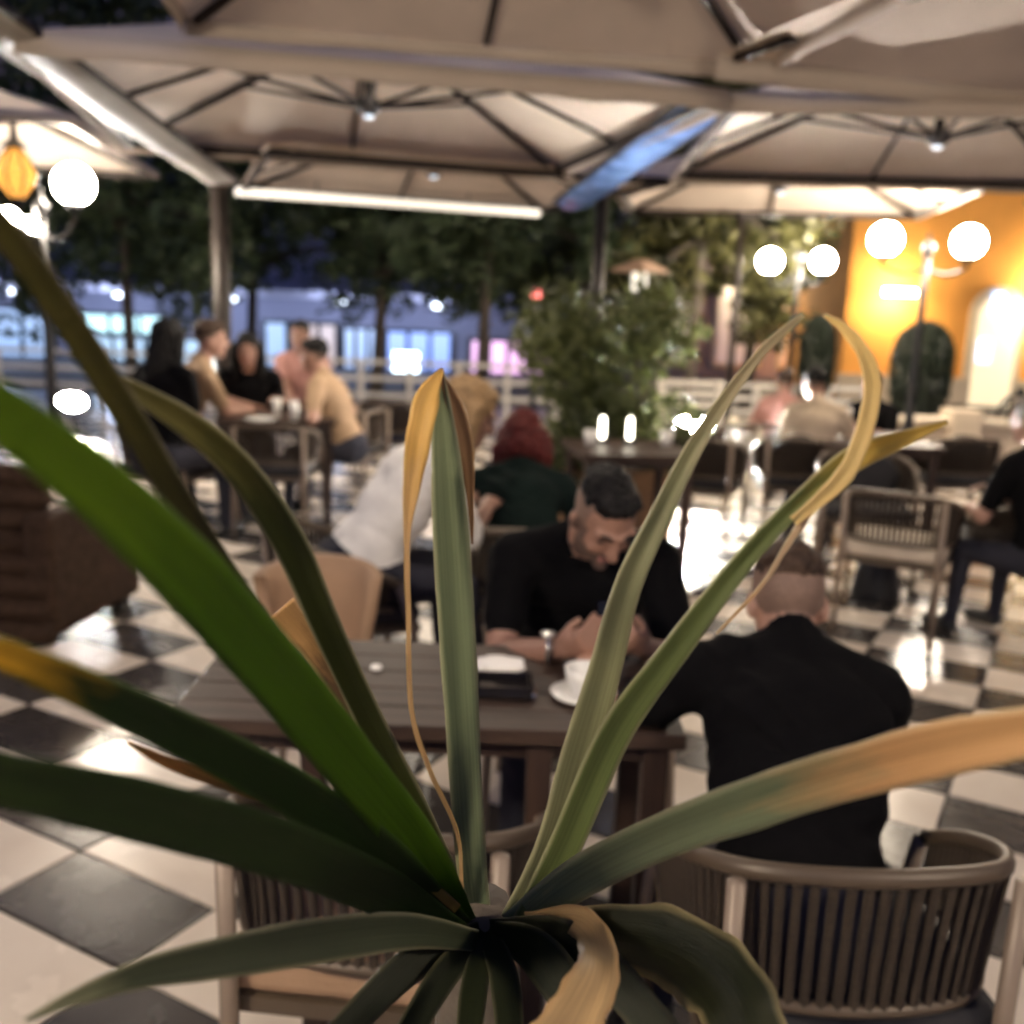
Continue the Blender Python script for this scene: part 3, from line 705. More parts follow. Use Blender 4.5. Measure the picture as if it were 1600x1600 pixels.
    if hair == 'short': H(0, -.022, .048, (.080, .098, .082)); H(0, .045, .085, (.058, .040, .034))
    elif hair == 'fade': H(0, -.022, .066, (.072, .092, .062)); H(0, .026, .098, (.060, .050, .028))
    elif hair in ('long', 'bob'):
        H(0, -.022, .045, (.088, .104, .090)); H(0, .03, .09, (.065, .05, .035))
        ln = .34 if hair == 'long' else .16
        for k in range(7):
            t = (k / 6 - .5) * 2; a = Pf(.080 * t, -.07 - .035 * (1 - t * t) + .06 * abs(t), .02); e = a - Z * ln * s_ - f0 * .03 + rx * .03 * t
            hp.append(('c', a, (a + e) / 2 - f0 * .02, .040 * s_, .042 * s_, 0)); hp.append(('c', (a + e) / 2 - f0 * .02, e, .042 * s_, .022 * s_, 0))
    elif hair == 'bun': H(0, -.022, .045, (.083, .100, .085)); H(0, -.115, .07, (.045, .045, .045)); H(0, .04, .085, (.06, .04, .034))
    if hp:
        hm = vox(hp, voxel * .8, 3); hm.name = 'hair'; hm.materials.clear(); hm.materials.append(hairm)
        n = len(hm.vertices); co = np.empty(n * 3); hm.vertices.foreach_get('co', co); co = co.reshape(-1, 3)
        amp = .007 if hair in ('short', 'fade') else .013
        for i in range(n):
            v = Vector(co[i]); nz_ = noise.noise(Vector((v.x * 55, v.y * 55, v.z * (55 if amp < .01 else 9)))) + .5 * noise.noise(Vector((v.x * 120, v.y * 120, v.z * (120 if amp < .01 else 20))))
            co[i] += np.array(hm.vertices[i].normal) * nz_ * amp
        hm.vertices.foreach_set('co', co.ravel())
        o = bpy.data.objects.new('hair', hm); col.objects.link(o); o.parent = body
    if faceparts:
        for k in (-1, 1):
            b = MB(); t = MB(); t.sphere((0, 0, 0), (.013 * s_, .006 * s_, eyeh * s_), 10, 6); b.add([Pf(k * .031, .079, .004) + hrot @ Vector(v) for v in t.v], t.f); b.build('eye', mat('eye_dark', (.03, .02, .02), .3), body, True)
            b = MB(); b.tube([Pf(k * .050, .074, .026), Pf(k * .034, .088, .033), Pf(k * .014, .092, .028)], [.004 * s_, .006 * s_, .005 * s_], 6); b.build('eyebrow', hairm, body, True)
    return body, hc, hrot

# the man opposite, looking down at his phone
phone_p = at_y(958, 985, 2.36)
lw = at_z(1004, 1012, .79)
m1, hc1, hr1 = person((.20, 3.00, .53), 180, 36, 41, 20, at_z(876, 1014, .79) , lw, 'bearded man in a black t-shirt looking down at a phone', sh_black, hair_blk, 'fade', beard=True, voxel=.006,
       rpole=None, lpole=None, thumb=.25, curl=1.2, palms=((.1, .8, .25), (-.1, .8, .25)), sleeve=.66, broad=1.06, eyeh=.0035, sunk=.012)
ph = empty('phone', phone_p, 0); ph.rotation_euler = (R(-38), 0, 0); tag(ph, 'black smartphone held in both hands by the bearded man', 'phone')
MB().box((0, 0, 0), (.072, .009, .15)).build('body', mat('phone_black', (.01, .01, .012), .2), ph, bevel=.003)
MB().box((0, .0055, 0), (.066, .002, .142)).build('screen', emis('phone_screen', (.6, .75, 1), 1.2), ph)
# wristwatch
rwp = at_z(856, 1012, .79); b = MB()
w = empty('wristwatch', rwp); tag(w, 'shiny wristwatch on the bearded man\'s wrist', 'watch')
b.tube([Vector((0, .033 * math.cos(t), .033 * math.sin(t))) for t in np.linspace(0, 2 * math.pi, 17)], .006, 6, cap=False); b.build('strap', mat('watch_strap', (.5, .48, .45), .25, .9), w, True)
MB().lathe([(.018, .030), (.019, .036), (.016, .040), (.004, .041)], n=16).build('dial', mat('watch_dial', (.85, .82, .75), .1, .6), w, True)
# the man with his back to us
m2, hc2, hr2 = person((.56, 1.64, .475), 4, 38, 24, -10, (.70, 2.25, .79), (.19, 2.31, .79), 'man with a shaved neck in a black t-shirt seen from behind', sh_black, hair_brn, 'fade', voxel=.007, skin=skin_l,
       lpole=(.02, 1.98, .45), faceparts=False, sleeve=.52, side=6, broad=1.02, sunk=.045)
# others
person((-.63, 3.75, .56), -72, 36, 24, 0, (-.1, 4.05, .78), (-.16, 4.25, .78), 'blond person in a white shirt bent forward behind the tall centre leaf', sh_white, hair_blond, 'bob', voxel=.010, sleeve=1.0, scale=1.06)
person((.03, 4.02, .43), 0, 36, 30, -5, (.25, 4.45, .76), (-.15, 4.45, .76), 'red-haired person in a dark green shirt seen from behind', sh_green, hair_red, 'bob', voxel=.010, faceparts=False)
p = at_z(432, 652, .75)
tx, ty = p.x - .05, p.y + .25
hpx = lambda px, y: (px - 800) / FPX * y / math.cos(R(PITCH))
person((hpx(242, 6.3), 6.35, .56), -28, 8, 0, 0, (hpx(300, 6.7), 6.7, .78), (hpx(270, 6.8), 6.8, .78), 'woman with long dark hair seen from behind at far left', sh_black, hair_blk, 'long', faceparts=False, scale=1.02)
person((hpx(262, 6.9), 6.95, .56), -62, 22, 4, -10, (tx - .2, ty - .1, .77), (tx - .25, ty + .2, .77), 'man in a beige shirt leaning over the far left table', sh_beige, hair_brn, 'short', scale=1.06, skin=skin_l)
person((hpx(392, 7.7), 7.75, .48), 190, 12, 8, 0, (tx - .15, ty + .3, .79), (tx + .1, ty + .3, .79), 'dark-haired woman in a black top facing us at the far table', sh_black, hair_blk, 'long', sleeve=1.6)
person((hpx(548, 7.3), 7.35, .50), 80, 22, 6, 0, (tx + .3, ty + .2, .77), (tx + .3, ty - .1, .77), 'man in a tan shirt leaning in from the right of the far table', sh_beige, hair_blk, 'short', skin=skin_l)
person((hpx(478, 8.6), 8.65, .55), 170, 8, 0, 0, (hpx(460, 8.2), 8.15, .7), (hpx(490, 8.2), 8.15, .7), 'person with dark hair farthest back at the far left table', sh_pink, hair_blk, 'short')
p = at_z(1345, 690, .75)
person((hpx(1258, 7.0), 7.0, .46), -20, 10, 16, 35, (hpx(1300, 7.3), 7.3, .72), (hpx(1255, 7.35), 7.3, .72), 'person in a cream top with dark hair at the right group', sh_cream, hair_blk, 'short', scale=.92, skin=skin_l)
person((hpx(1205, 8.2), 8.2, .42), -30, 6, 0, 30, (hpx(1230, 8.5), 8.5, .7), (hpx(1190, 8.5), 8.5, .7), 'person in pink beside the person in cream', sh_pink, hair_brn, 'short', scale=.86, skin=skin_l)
person((hpx(1345, 7.9), 7.9, .44), 150, 5, 5, 0, (hpx(1330, 7.5), 7.5, .75), (hpx(1350, 7.5), 7.5, .75), 'person in black at the right group behind the curled yellow leaf', sh_black, hair_blk, 'short', scale=.86)
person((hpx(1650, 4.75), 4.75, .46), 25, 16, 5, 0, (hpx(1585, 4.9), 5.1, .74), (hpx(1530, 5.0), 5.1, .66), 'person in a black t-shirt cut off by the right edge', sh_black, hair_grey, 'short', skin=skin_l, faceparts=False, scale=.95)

# ------------------------------------------------------------------ background: trees, hedge, topiary
bark = mat('bark', (.07, .055, .042), .9, var=.35, scale=12, bump=.8, bscale=30)
def leaf_mat(name, c, var=.45): return mat(name, c, .5, var=var, scale=1.6, transl=.25)
lf_dark = leaf_mat('leaf_dark', (.055, .080, .034)); lf_mid = leaf_mat('leaf_mid', (.055, .075, .026)); lf_olive = leaf_mat('leaf_olive', (.065, .062, .018))
lf_top = leaf_mat('leaf_topiary', (.018, .026, .014), .3)
def leaf_cloud(b, blobs, n, size, aspect=.5, droop=0.0, mi=0):
    tot = sum(r[0] * r[1] * r[2] for _, r in blobs)
    for c, r in blobs:
        k = int(n * r[0] * r[1] * r[2] / tot)
        for _ in range(k):
            v = Vector((random.gauss(0, 1), random.gauss(0, 1), random.gauss(0, 1))).normalized() * (random.random() ** .45)
            p = Vector((c[0] + v.x * r[0], c[1] + v.y * r[1], c[2] + v.z * r[2]))
            if noise.noise(p * 1.9) < -.12: continue
            a = Vector((random.gauss(0, 1), random.gauss(0, 1), random.gauss(0, .7) - droop)).normalized()
            w = a.cross(Vector((random.gauss(0, 1), random.gauss(0, 1), random.gauss(0, 1)))).normalized()
            L_ = size * random.uniform(.6, 1.3); W = L_ * aspect; m_ = a.cross(w) * L_ * .12
            b.add([p - a * L_ / 2, p + w * W / 2 + m_, p + a * L_ / 2, p - w * W / 2 + m_], [(0, 1, 2, 3)], mi)
def tree(base, h0, h1, spread, leafm, label, n=3200, size=.16, trunk_r=.09, seed=1, cat='tree', name='tree', grp='trees behind the terrace', low=0):
    random.seed(seed); root = empty(name, base); tag(root, label, cat, grp)
    b = MB(); lean = (random.uniform(-.2, .2), random.uniform(-.2, .2)); top = h0 + (h1 - h0) * .6
    b.tube([Vector((lean[0] * t, lean[1] * t, top * t)) for t in (0, .25, .5, .75, 1)], [trunk_r * 1.3, trunk_r, trunk_r * .85, trunk_r * .6, trunk_r * .25], 9)
    blobs = []
    for k in range(8):
        a = k * 2.4 + random.random(); rr = spread * random.uniform(.45, .85); z = random.uniform(h0 + .3, h1 - .4)
        e = Vector((math.cos(a) * rr, math.sin(a) * rr, z)); st = Vector((lean[0] * .6, lean[1] * .6, top * random.uniform(.45, .8)))
        b.tube([st, st.lerp(e, .5) + Vector((0, 0, .15)), e], [trunk_r * .5, trunk_r * .3, trunk_r * .1], 6)
        blobs.append((e, (spread * random.uniform(.32, .5), spread * random.uniform(.32, .5), (h1 - h0) * random.uniform(.16, .28))))
    blobs.append((Vector((0, 0, (h0 + h1) / 2)), (spread * .6, spread * .6, (h1 - h0) * .45)))
    b.build('trunk', bark, root, True)
    c = MB(); leaf_cloud(c, blobs, n, size); c.build('crown', leafm, root); random.seed(seed + 50)
specs = [(-30, 17.0, 1.35, 6.0, 2.4, lf_dark, 'dark leafy tree behind the left globe lamp'),
         (215, 15.0, 1.35, 5.6, 2.0, lf_dark, 'leafy tree between the left globe lamp and the thick post'),
         (395, 17.5, 1.35, 6.2, 2.4, lf_dark, 'leafy tree right of the thick bronze post'),
         (585, 15.5, 1.35, 5.6, 2.1, lf_dark, 'leafy tree with a slim trunk above the blue shopfront'),
         (745, 14.5, 1.5, 5.4, 1.9, lf_dark, 'dense tree behind the left of the leafy bush'),
         (900, 16.5, 1.6, 6.0, 2.1, lf_mid, 'tall tree behind the slim post'),
         (1060, 15.0, 1.5, 5.6, 1.7, lf_olive, 'olive-lit tree right of the slim post'),
         (1150, 16.5, 1.5, 5.2, 1.1, lf_mid, 'yellowish tree beside the farther two-globe lamp')]
for k, (px, y, h0, h1, sp, lm, lb) in enumerate(specs):
    tree((hpx(px, y), y, -.05), h0, h1, sp, lm, lb, n=15000, size=.19, seed=20 + k, trunk_r=.085)
tree((-4.6, 4.4, 0), 2.95, 4.6, 1.3, lf_dark, 'dark overhanging tree at the top left corner', n=2600, seed=77, trunk_r=.08)
tree((hpx(1640, 12), 12, 0), 2.2, 4.2, .8, lf_olive, 'yellowish tree at the right edge beside the orange house', n=1500, seed=78, trunk_r=.06)

# leafy bush in a tan trough
def bush(px, y, w, h, n, leafm, label, z0=.42):
    random.seed(5); x = hpx(px, y); root = empty('potted_bush', (x, y, 0)); tag(root, label, 'bush')
    st = MB(); blobs = []
    for k in range(11):
        a = random.uniform(0, 6.28); rr = random.uniform(.1, .85) * w; e = Vector((math.cos(a) * rr, math.sin(a) * rr * .6, random.uniform(.35, 1) * h * (1.05 - .35 * rr / w)))
        st.tube([Vector((e.x * .15, e.y * .15, z0 - .1)), Vector((e.x * .5, e.y * .5, e.z * .6)), e], [.016, .012, .005], 6)
        blobs.append((e, (w * .34, w * .30, h * .17)))
    blobs += [(Vector((0, 0, h * .55)), (w * .6, w * .5, h * .40)), (Vector((-w * .45, 0, h * .8)), (w * .5, w * .4, h * .2)), (Vector((.1 * w, 0, z0 + .12)), (w * .8, w * .4, .22))]
    st.build('stems', bark, root, True); c = MB(); leaf_cloud(c, blobs, n, .105, .34, .45); c.build('foliage', leafm, root)
    return x
bx0 = bush(930, 6.9, .70, 1.78, 6400, leaf_mat('leaf_bush', (.095, .11, .036)), 'large leafy green bush in a tan trough at the centre')
terra = mat('terracotta', (.40, .23, .12), .75, var=.15, scale=7, bump=.2)
def trough(c, size, rz, label, m):
    root = empty('planter_trough', c, R(rz)); tag(root, label, 'planter'); lx, ly, h = size; t = .03
    for sx, sy, a, b_ in ((0, 1, lx, t), (0, -1, lx, t)): MB().box((0, sy * (ly - t) / 2, h / 2), (a, b_, h)).build('long_side', m, root, bevel=.006)
    for sx in (-1, 1): MB().box((sx * (lx - t) / 2, 0, h / 2), (t, ly - 2 * t, h)).build('short_side', m, root, bevel=.006)
    MB().box((0, 0, h - .05), (lx - 2 * t, ly - 2 * t, .02)).build('soil', mat('soil', (.03, .022, .016), .95, var=.4, scale=40, bump=.8), root)
trough((bx0 - .1, 6.9, 0), (1.15, .42, .52), 6, 'tan rectangular trough under the leafy bush', terra)
# little glowing candle lamps at the foot of the bush
for px, py, lb in ((942, 660, 'left of two small glowing candle lamps by the bush'), (985, 662, 'right of two small glowing candle lamps by the bush')):
    p = at_y(px, py, 6.35); root = empty('candle_lamp', (p.x, p.y, .752)); tag(root, lb, 'lamp', 'small candle lamps')
    MB().lathe([(.03, 0), (.035, .01), (.03, .03)], n=12).build('base', iron, root, True)
    MB().lathe([(.014, .03), (.017, .05), (.015, .15), (.007, .165)], n=12).build('glow', emis('candle_glow', (1, .92, .74), 7), root, True)

# clipped topiaries
def topiary(px, y, z0, z1, r, label, seed):
    random.seed(seed); x = hpx(px, y); root = empty('topiary', (x, y, 0)); tag(root, label, 'topiary', 'clipped topiary columns')
    MB().lathe([(.16, 0), (.22, .36), (.24, .40), (.20, .40), (.18, .34)], n=18).build('pot', terra, root, True)
    MB().tube([(0, 0, .3), (0, 0, z0 + .3)], .03, 8).build('trunk', bark, root, True)
    b = MB()
    for _ in range(3600):
        t = random.random(); a = random.uniform(0, 6.283); z = z0 + (z1 - z0) * t; rr = r * min(1, math.sqrt(max(0, 1 - abs(2 * t - 1) ** 3.2))) * random.uniform(.80, 1.03)
        p = Vector((math.cos(a) * rr, math.sin(a) * rr, z)); n_ = Vector((math.cos(a), math.sin(a), random.gauss(.2, .5))); d = n_.cross(Vector((random.gauss(0, 1), random.gauss(0, 1), random.gauss(0, 1)))).normalized(); w = (n_.normalized() * .5 + n_.cross(d) * .6).normalized()
        b.add([p - d * .04, p + w * .02, p + d * .04, p - w * .02], [(0, 1, 2, 3)])
    b.lathe([(.02, z0 + .05), (r * .6, z0 + .12), (r * .82, z0 + (z1 - z0) * .35), (r * .82, z0 + (z1 - z0) * .65), (r * .6, z1 - .14), (.02, z1 - .06)], n=16)
    b.build('foliage', lf_top, root)
topiary(1412, 12.6, .35, 1.52, .36, 'large dark clipped topiary before the orange house', 3)
topiary(1252, 13.2, .45, 1.55, .22, 'slimmer dark topiary below the farther globe lamp', 4)

# ------------------------------------------------------------------ orange house (right)
orange = mat('plaster_orange', (.76, .34, .07), .85, var=.14, scale=1.2, bump=.25, bscale=25)
cream = mat('stone_cream', (.58, .47, .34), .75, var=.12, scale=3, bump=.25, bscale=30)
HY = 19.0
root = empty('orange_house', (hpx(1560, HY), HY, 0)); tag(root, 'orange plastered house with wall lamps and an arched door', 'house')
ox = root.location.x
X = lambda px: hpx(px, HY) - ox
MB().box(((X(1290) + X(1900)) / 2, 2.0, 3.2), (X(1900) - X(1290), 4.0, 6.4)).build('wall', orange, root)
MB().box(((X(1282) + X(1910)) / 2, 1.9, 6.55), (X(1910) - X(1282), 4.6, .3)).build('cornice', cream, root)
MB().box(((X(1285) + X(1905)) / 2, -.06, .25), (X(1905) - X(1285), .10, .5)).build('plinth', cream, root)
def arch(xc, w, h, depth, y, m, name):
    b = MB(); n = 14; pts = [(-w / 2, 0), (-w / 2, h - w / 2)] + [(-w / 2 * math.cos(math.pi * i / n), h - w / 2 + w / 2 * math.sin(math.pi * i / n)) for i in range(1, n)] + [(w / 2, h - w / 2), (w / 2, 0)]
    k = len(pts); vs = [(xc + x, y, z) for x, z in pts] + [(xc + x, y - depth, z) for x, z in pts]
    b.add(vs, [tuple(range(k, 2 * k))] + [(i, i + 1, k + i + 1, k + i) for i in range(k - 1)]); return b.build(name, m, root)
arch(X(1515), 1.0, 2.15, .10, 0, mat('door_surround', (.66, .56, .40), .7), 'door_surround')
arch(X(1515), .74, 2.0, .03, -.10, emis('door_glass', (1, .74, .36), .42), 'door')
for px, z0 in ((1498, 1.0), (1510, 1.85)):
    MB().box((X(px), -.145, z0), (.22, .02, .40)).build('door_sign', emis('blue_sign', (.25, .5, 1), 1.6), root)
for px in (1268, 1355, 1578, 1720):
    if px > 1300:
        MB().box((X(px), -.42, 1.98), (.5, .20, .09)).build('wall_lamp', emis('wall_lamp_glow', (1, .80, .48), 80), root)
        MB().box((X(px), -.22, 2.045), (.06, .44, .03)).build('wall_lamp_arm', iron, root)
for px in (1400, 1660):
    MB().box((X(px), -.02, 4.3), (1.0, .08, 1.5)).build('window_frame', cream, root)
    for s_ in (-1, 1): MB().box((X(px) + s_ * .23, -.07, 4.3), (.40, .02, 1.35)).build('window_pane', mat('dark_pane', (.02, .025, .035), .1), root)
# lavender grey house behind the farther globe lamp
GY = 24.0
root = empty('grey_house', (hpx(1130, GY), GY, 0)); tag(root, 'grey lavender house with lit lamps behind the right trees', 'house'); gx = root.location.x
MB().box((0, 2, 3.0), (5.2, 4, 6)).build('wall', mat('plaster_lavender', (.30, .26, .32), .85, var=.15, scale=1.2), root)
for k in (-1, 0, 1):
    MB().box((k * 1.5, -.04, 1.25), (1.1, .08, 2.0)).build('window_frame', cream, root)
    MB().box((k * 1.5, -.09, 1.25), (.95, .02, 1.8)).build('window_pane', emis('plum_pane', (.55, .25, .40), .12), root)
for k in (.35, 1.9):
    MB().box((k, -.2, 2.32), (.8, .3, .12)).build('wall_lamp', emis('wall_lamp_glow', (1, .80, .48), 80), root)
    MB().box((k, -.2, 2.40), (.84, .34, .04)).build('wall_lamp_cap', iron, root)
# far orange-lit gable roof at the top right
root.location.z = 0

# ------------------------------------------------------------------ shops across the street (left)
SY = 24.0
wallblue = mat('plaster_pale', (.30, .31, .42), .85, var=.08, scale=.8)
root = empty('shop_building', (0, SY, 0)); tag(root, 'long pale building with lit cyan shop windows across the street', 'building')
X = lambda px: hpx(px, SY)
MB().box(((X(-250) + X(880)) / 2, 2.2, 2.6), (X(880) - X(-250), 4, 5.2)).build('wall', wallblue, root)
MB().box(((X(-250) + X(720)) / 2, -.55, 1.58), (X(720) - X(-250), 1.5, .16)).build('awning', mat('awning_pale', (.55, .55, .68), .7, var=.06), root)
cy = emis('pane_cyan', (.45, .90, .95), .85); cyd = emis('pane_blue', (.12, .36, .75), .40); pk = emis('pane_pink', (.85, .42, .78), .95); br = emis('pane_amber', (.55, .30, .12), .35)
def shopwin(x0, x1, z0, z1, m, n):
    f = MB()
    f.box(((x0 + x1) / 2, .16, (z0 + z1) / 2), (x1 - x0 + .16, .08, z1 - z0 + .16)); fr = f.build('window_frame', mat('alu_dark', (.05, .055, .07), .4, .5), root)
    w = (x1 - x0) / n
    for k in range(n): MB().box((x0 + w * (k + .5), .09, (z0 + z1) / 2), (w - .10, .04, z1 - z0)).build('pane', m, fr)
def zpx(py, px=400): return at_y(px, py, SY).z
shopwin(X(-200), X(95), zpx(560, 50), zpx(485, 50), cyd, 6)
shopwin(X(135), X(272), zpx(520, 200), zpx(494, 200), cy, 3)
shopwin(X(135), X(330), zpx(566, 230), zpx(530, 230), emis('pane_pale', (.32, .62, .85), .42), 4)
shopwin(X(415), X(450), zpx(585, 430), zpx(505, 430), cyd, 1)
shopwin(X(470), X(525), zpx(590, 500), zpx(508, 500), br, 2)
shopwin(X(535), X(590), zpx(590, 560), zpx(515, 560), emis('pane_sky', (.22, .45, .9), .45), 3)
shopwin(X(600), X(700), zpx(590, 650), zpx(520, 650), emis('pane_azure', (.06, .22, .85), .7), 3)
shopwin(X(728), X(872), zpx(600, 800), zpx(535, 800), pk, 5)
for px in (-100, 60, 220, 380, 540, 680):
    MB().lathe([(.01, 0), (.14, .01), (.15, .05), (.06, .09)], (X(px), -.75, 1.38), 14).build('ceiling_lamp', emis('shop_lamp', COOL, 5), root, True)
    point_light('shop_lamp_light', (X(px), -1.6, 1.15), 34, (.62, .72, 1.0), .15, root)
p = at_y(635, 565, 17.0)
s = empty('sign_box', (p.x, p.y, 0)); tag(s, 'glaring white-blue light box in front of the blue shopfront', 'sign')
MB().box((0, 0, p.z), (.46, .14, .36)).build('case', iron, s); MB().box((0, -.08, p.z), (.42, .02, .32)).build('face', emis('sign_face', (.70, .88, 1), 4), s); MB().tube([(0, 0, 0), (0, 0, p.z - .25)], .04, 8).build('pole', iron, s)
# upper storey roof in dusty red
root2 = empty('red_roof_house', (hpx(540, 31), 31, 0)); tag(root2, 'pale house with a dusty red roof behind the trees', 'house')
MB().box((0, 2, 2.0), (7, 4, 4.0)).build('wall', wallblue, root2)
b = MB(); b.add([(-3.9, -.5, 4), (3.9, -.5, 4), (3.9, 4.5, 4), (-3.9, 4.5, 4), (-3.2, 2, 5.3), (3.2, 2, 5.3)], [(0, 1, 5, 4), (2, 3, 4, 5), (1, 2, 5), (3, 0, 4), (0, 3, 2, 1)]); b.build('roof', mat('roof_red', (.22, .07, .06), .85, var=.2), root2)
# white railing along the terrace edge
rail_m = mat('rail_white', (.62, .58, .52), .5, var=.06)
def railing(x0, x1, y, h, n, label, slats=3):
    root = empty('railing', (x0, y, 0)); tag(root, label, 'railing', 'white railings at the terrace edge'); L_ = x1 - x0
    for k in range(n + 1): MB().box((L_ * k / n, 0, h / 2), (.07, .07, h)).build('post', rail_m, root, bevel=.008)
    for k in range(slats):
        z = h * (.35 + .6 * k / max(1, slats - 1))
        for j in range(n): MB().box((L_ * (j + .5) / n, 0, z), (L_ / n - .075, .03, .06)).build('rail', rail_m, root)
railing(hpx(-150, 14.2), hpx(330, 14.2), 14.2, .75, 6, 'white railing behind the far left group')
railing(hpx(340, 14.2), hpx(860, 14.2), 14.2, .75, 7, 'white railing in front of the blue shops at the centre')
railing(hpx(1020, 11.6), hpx(1110, 11.6), 11.6, .80, 1, 'short slatted railing right of the bush', 5)
railing(hpx(1110, 14.2), hpx(1330, 14.2), 14.2, .6, 4, 'white railing behind the right group')
# cream low wall
root = empty('low_wall', (hpx(1480, 11.3), 11.3, 0)); tag(root, 'low cream stone wall with coping in front of the orange house', 'wall')
MB().box((0, 0, .22), (3.4, .22, .44)).build('body', cream, root, bevel=.008); MB().box((0, 0, .47), (3.5, .32, .06)).build('coping', mat('coping', (.66, .56, .42), .6), root, bevel=.01)
for k in (-1.5, 0, 1.5): MB().box((k, -.02, .30), (.34, .34, .60)).build('pier', cream, root, bevel=.01)
# dark iron garden ornament on the wall
p = at_y(1582, 605, 11.5); root = empty('iron_ornament', (p.x, 11.3, .5)); tag(root, 'dark arched iron ornament on the cream wall at far right', 'ornament')
MB().tube([Vector((.22 * math.cos(t), 0, .02 + .26 * math.sin(t))) for t in np.linspace(0, math.pi, 14)], .025, 8).build('arch', iron, root, True)
for k in (-.1, 0, .1): MB().tube([(k, 0, 0), (k, 0, .24)], .015, 6).build('bar', iron, root)
MB().sphere((0, 0, .32), .05, 12, 8).build('knob', iron, root, True)
# small conical-roofed lantern post behind the slim post
p = at_y(1000, 425, 11.0); root = empty('garden_lantern', (p.x, p.y, 0)); tag(root, 'garden lantern with a tilted wooden roof beside the slim post', 'lantern')
MB().tube([(0, 0, 0), (0, 0, p.z - .1)], .03, 8).build('post', iron, root); MB().lathe([(.30, p.z), (.28, p.z + .03), (.05, p.z + .13)], n=4).build('roof', mat('lantern_roof', (.36, .24, .17), .7), root)
MB().box((0, 0, p.z - .10), (.14, .14, .18)).build('glass', emis('lantern_glass', (1, .92, .75), .8), root)
# traffic light with a red lamp, small white lamp
p = at_y(838, 460, 13.0); root = empty('traffic_light', (p.x, 13.0, 0)); tag(root, 'red traffic light shining through the trees', 'traffic light')
MB().tube([(0, 0, 0), (0, 0, p.z)], .04, 8).build('pole', iron, root); MB().box((0, .06, p.z - .12), (.2, .12, .5)).build('case', iron, root, bevel=.02)
MB().sphere((0, -.02, p.z), .06, 14, 8).build('red_lamp', emis('red_lamp', (1, .10, .10), 3), root, True)
p = at_y(1010, 506, 12.0); root = empty('path_lamp', (p.x, 12.0, 0)); tag(root, 'small round white path lamp right of the bush', 'lamp')
MB().tube([(0, 0, 0), (0, 0, p.z - .05)], .02, 8).build('pole', iron, root); MB().sphere((0, 0, p.z), .06, 14, 8).build('globe', emis('path_globe', (.9, .95, 1), 5), root, True)
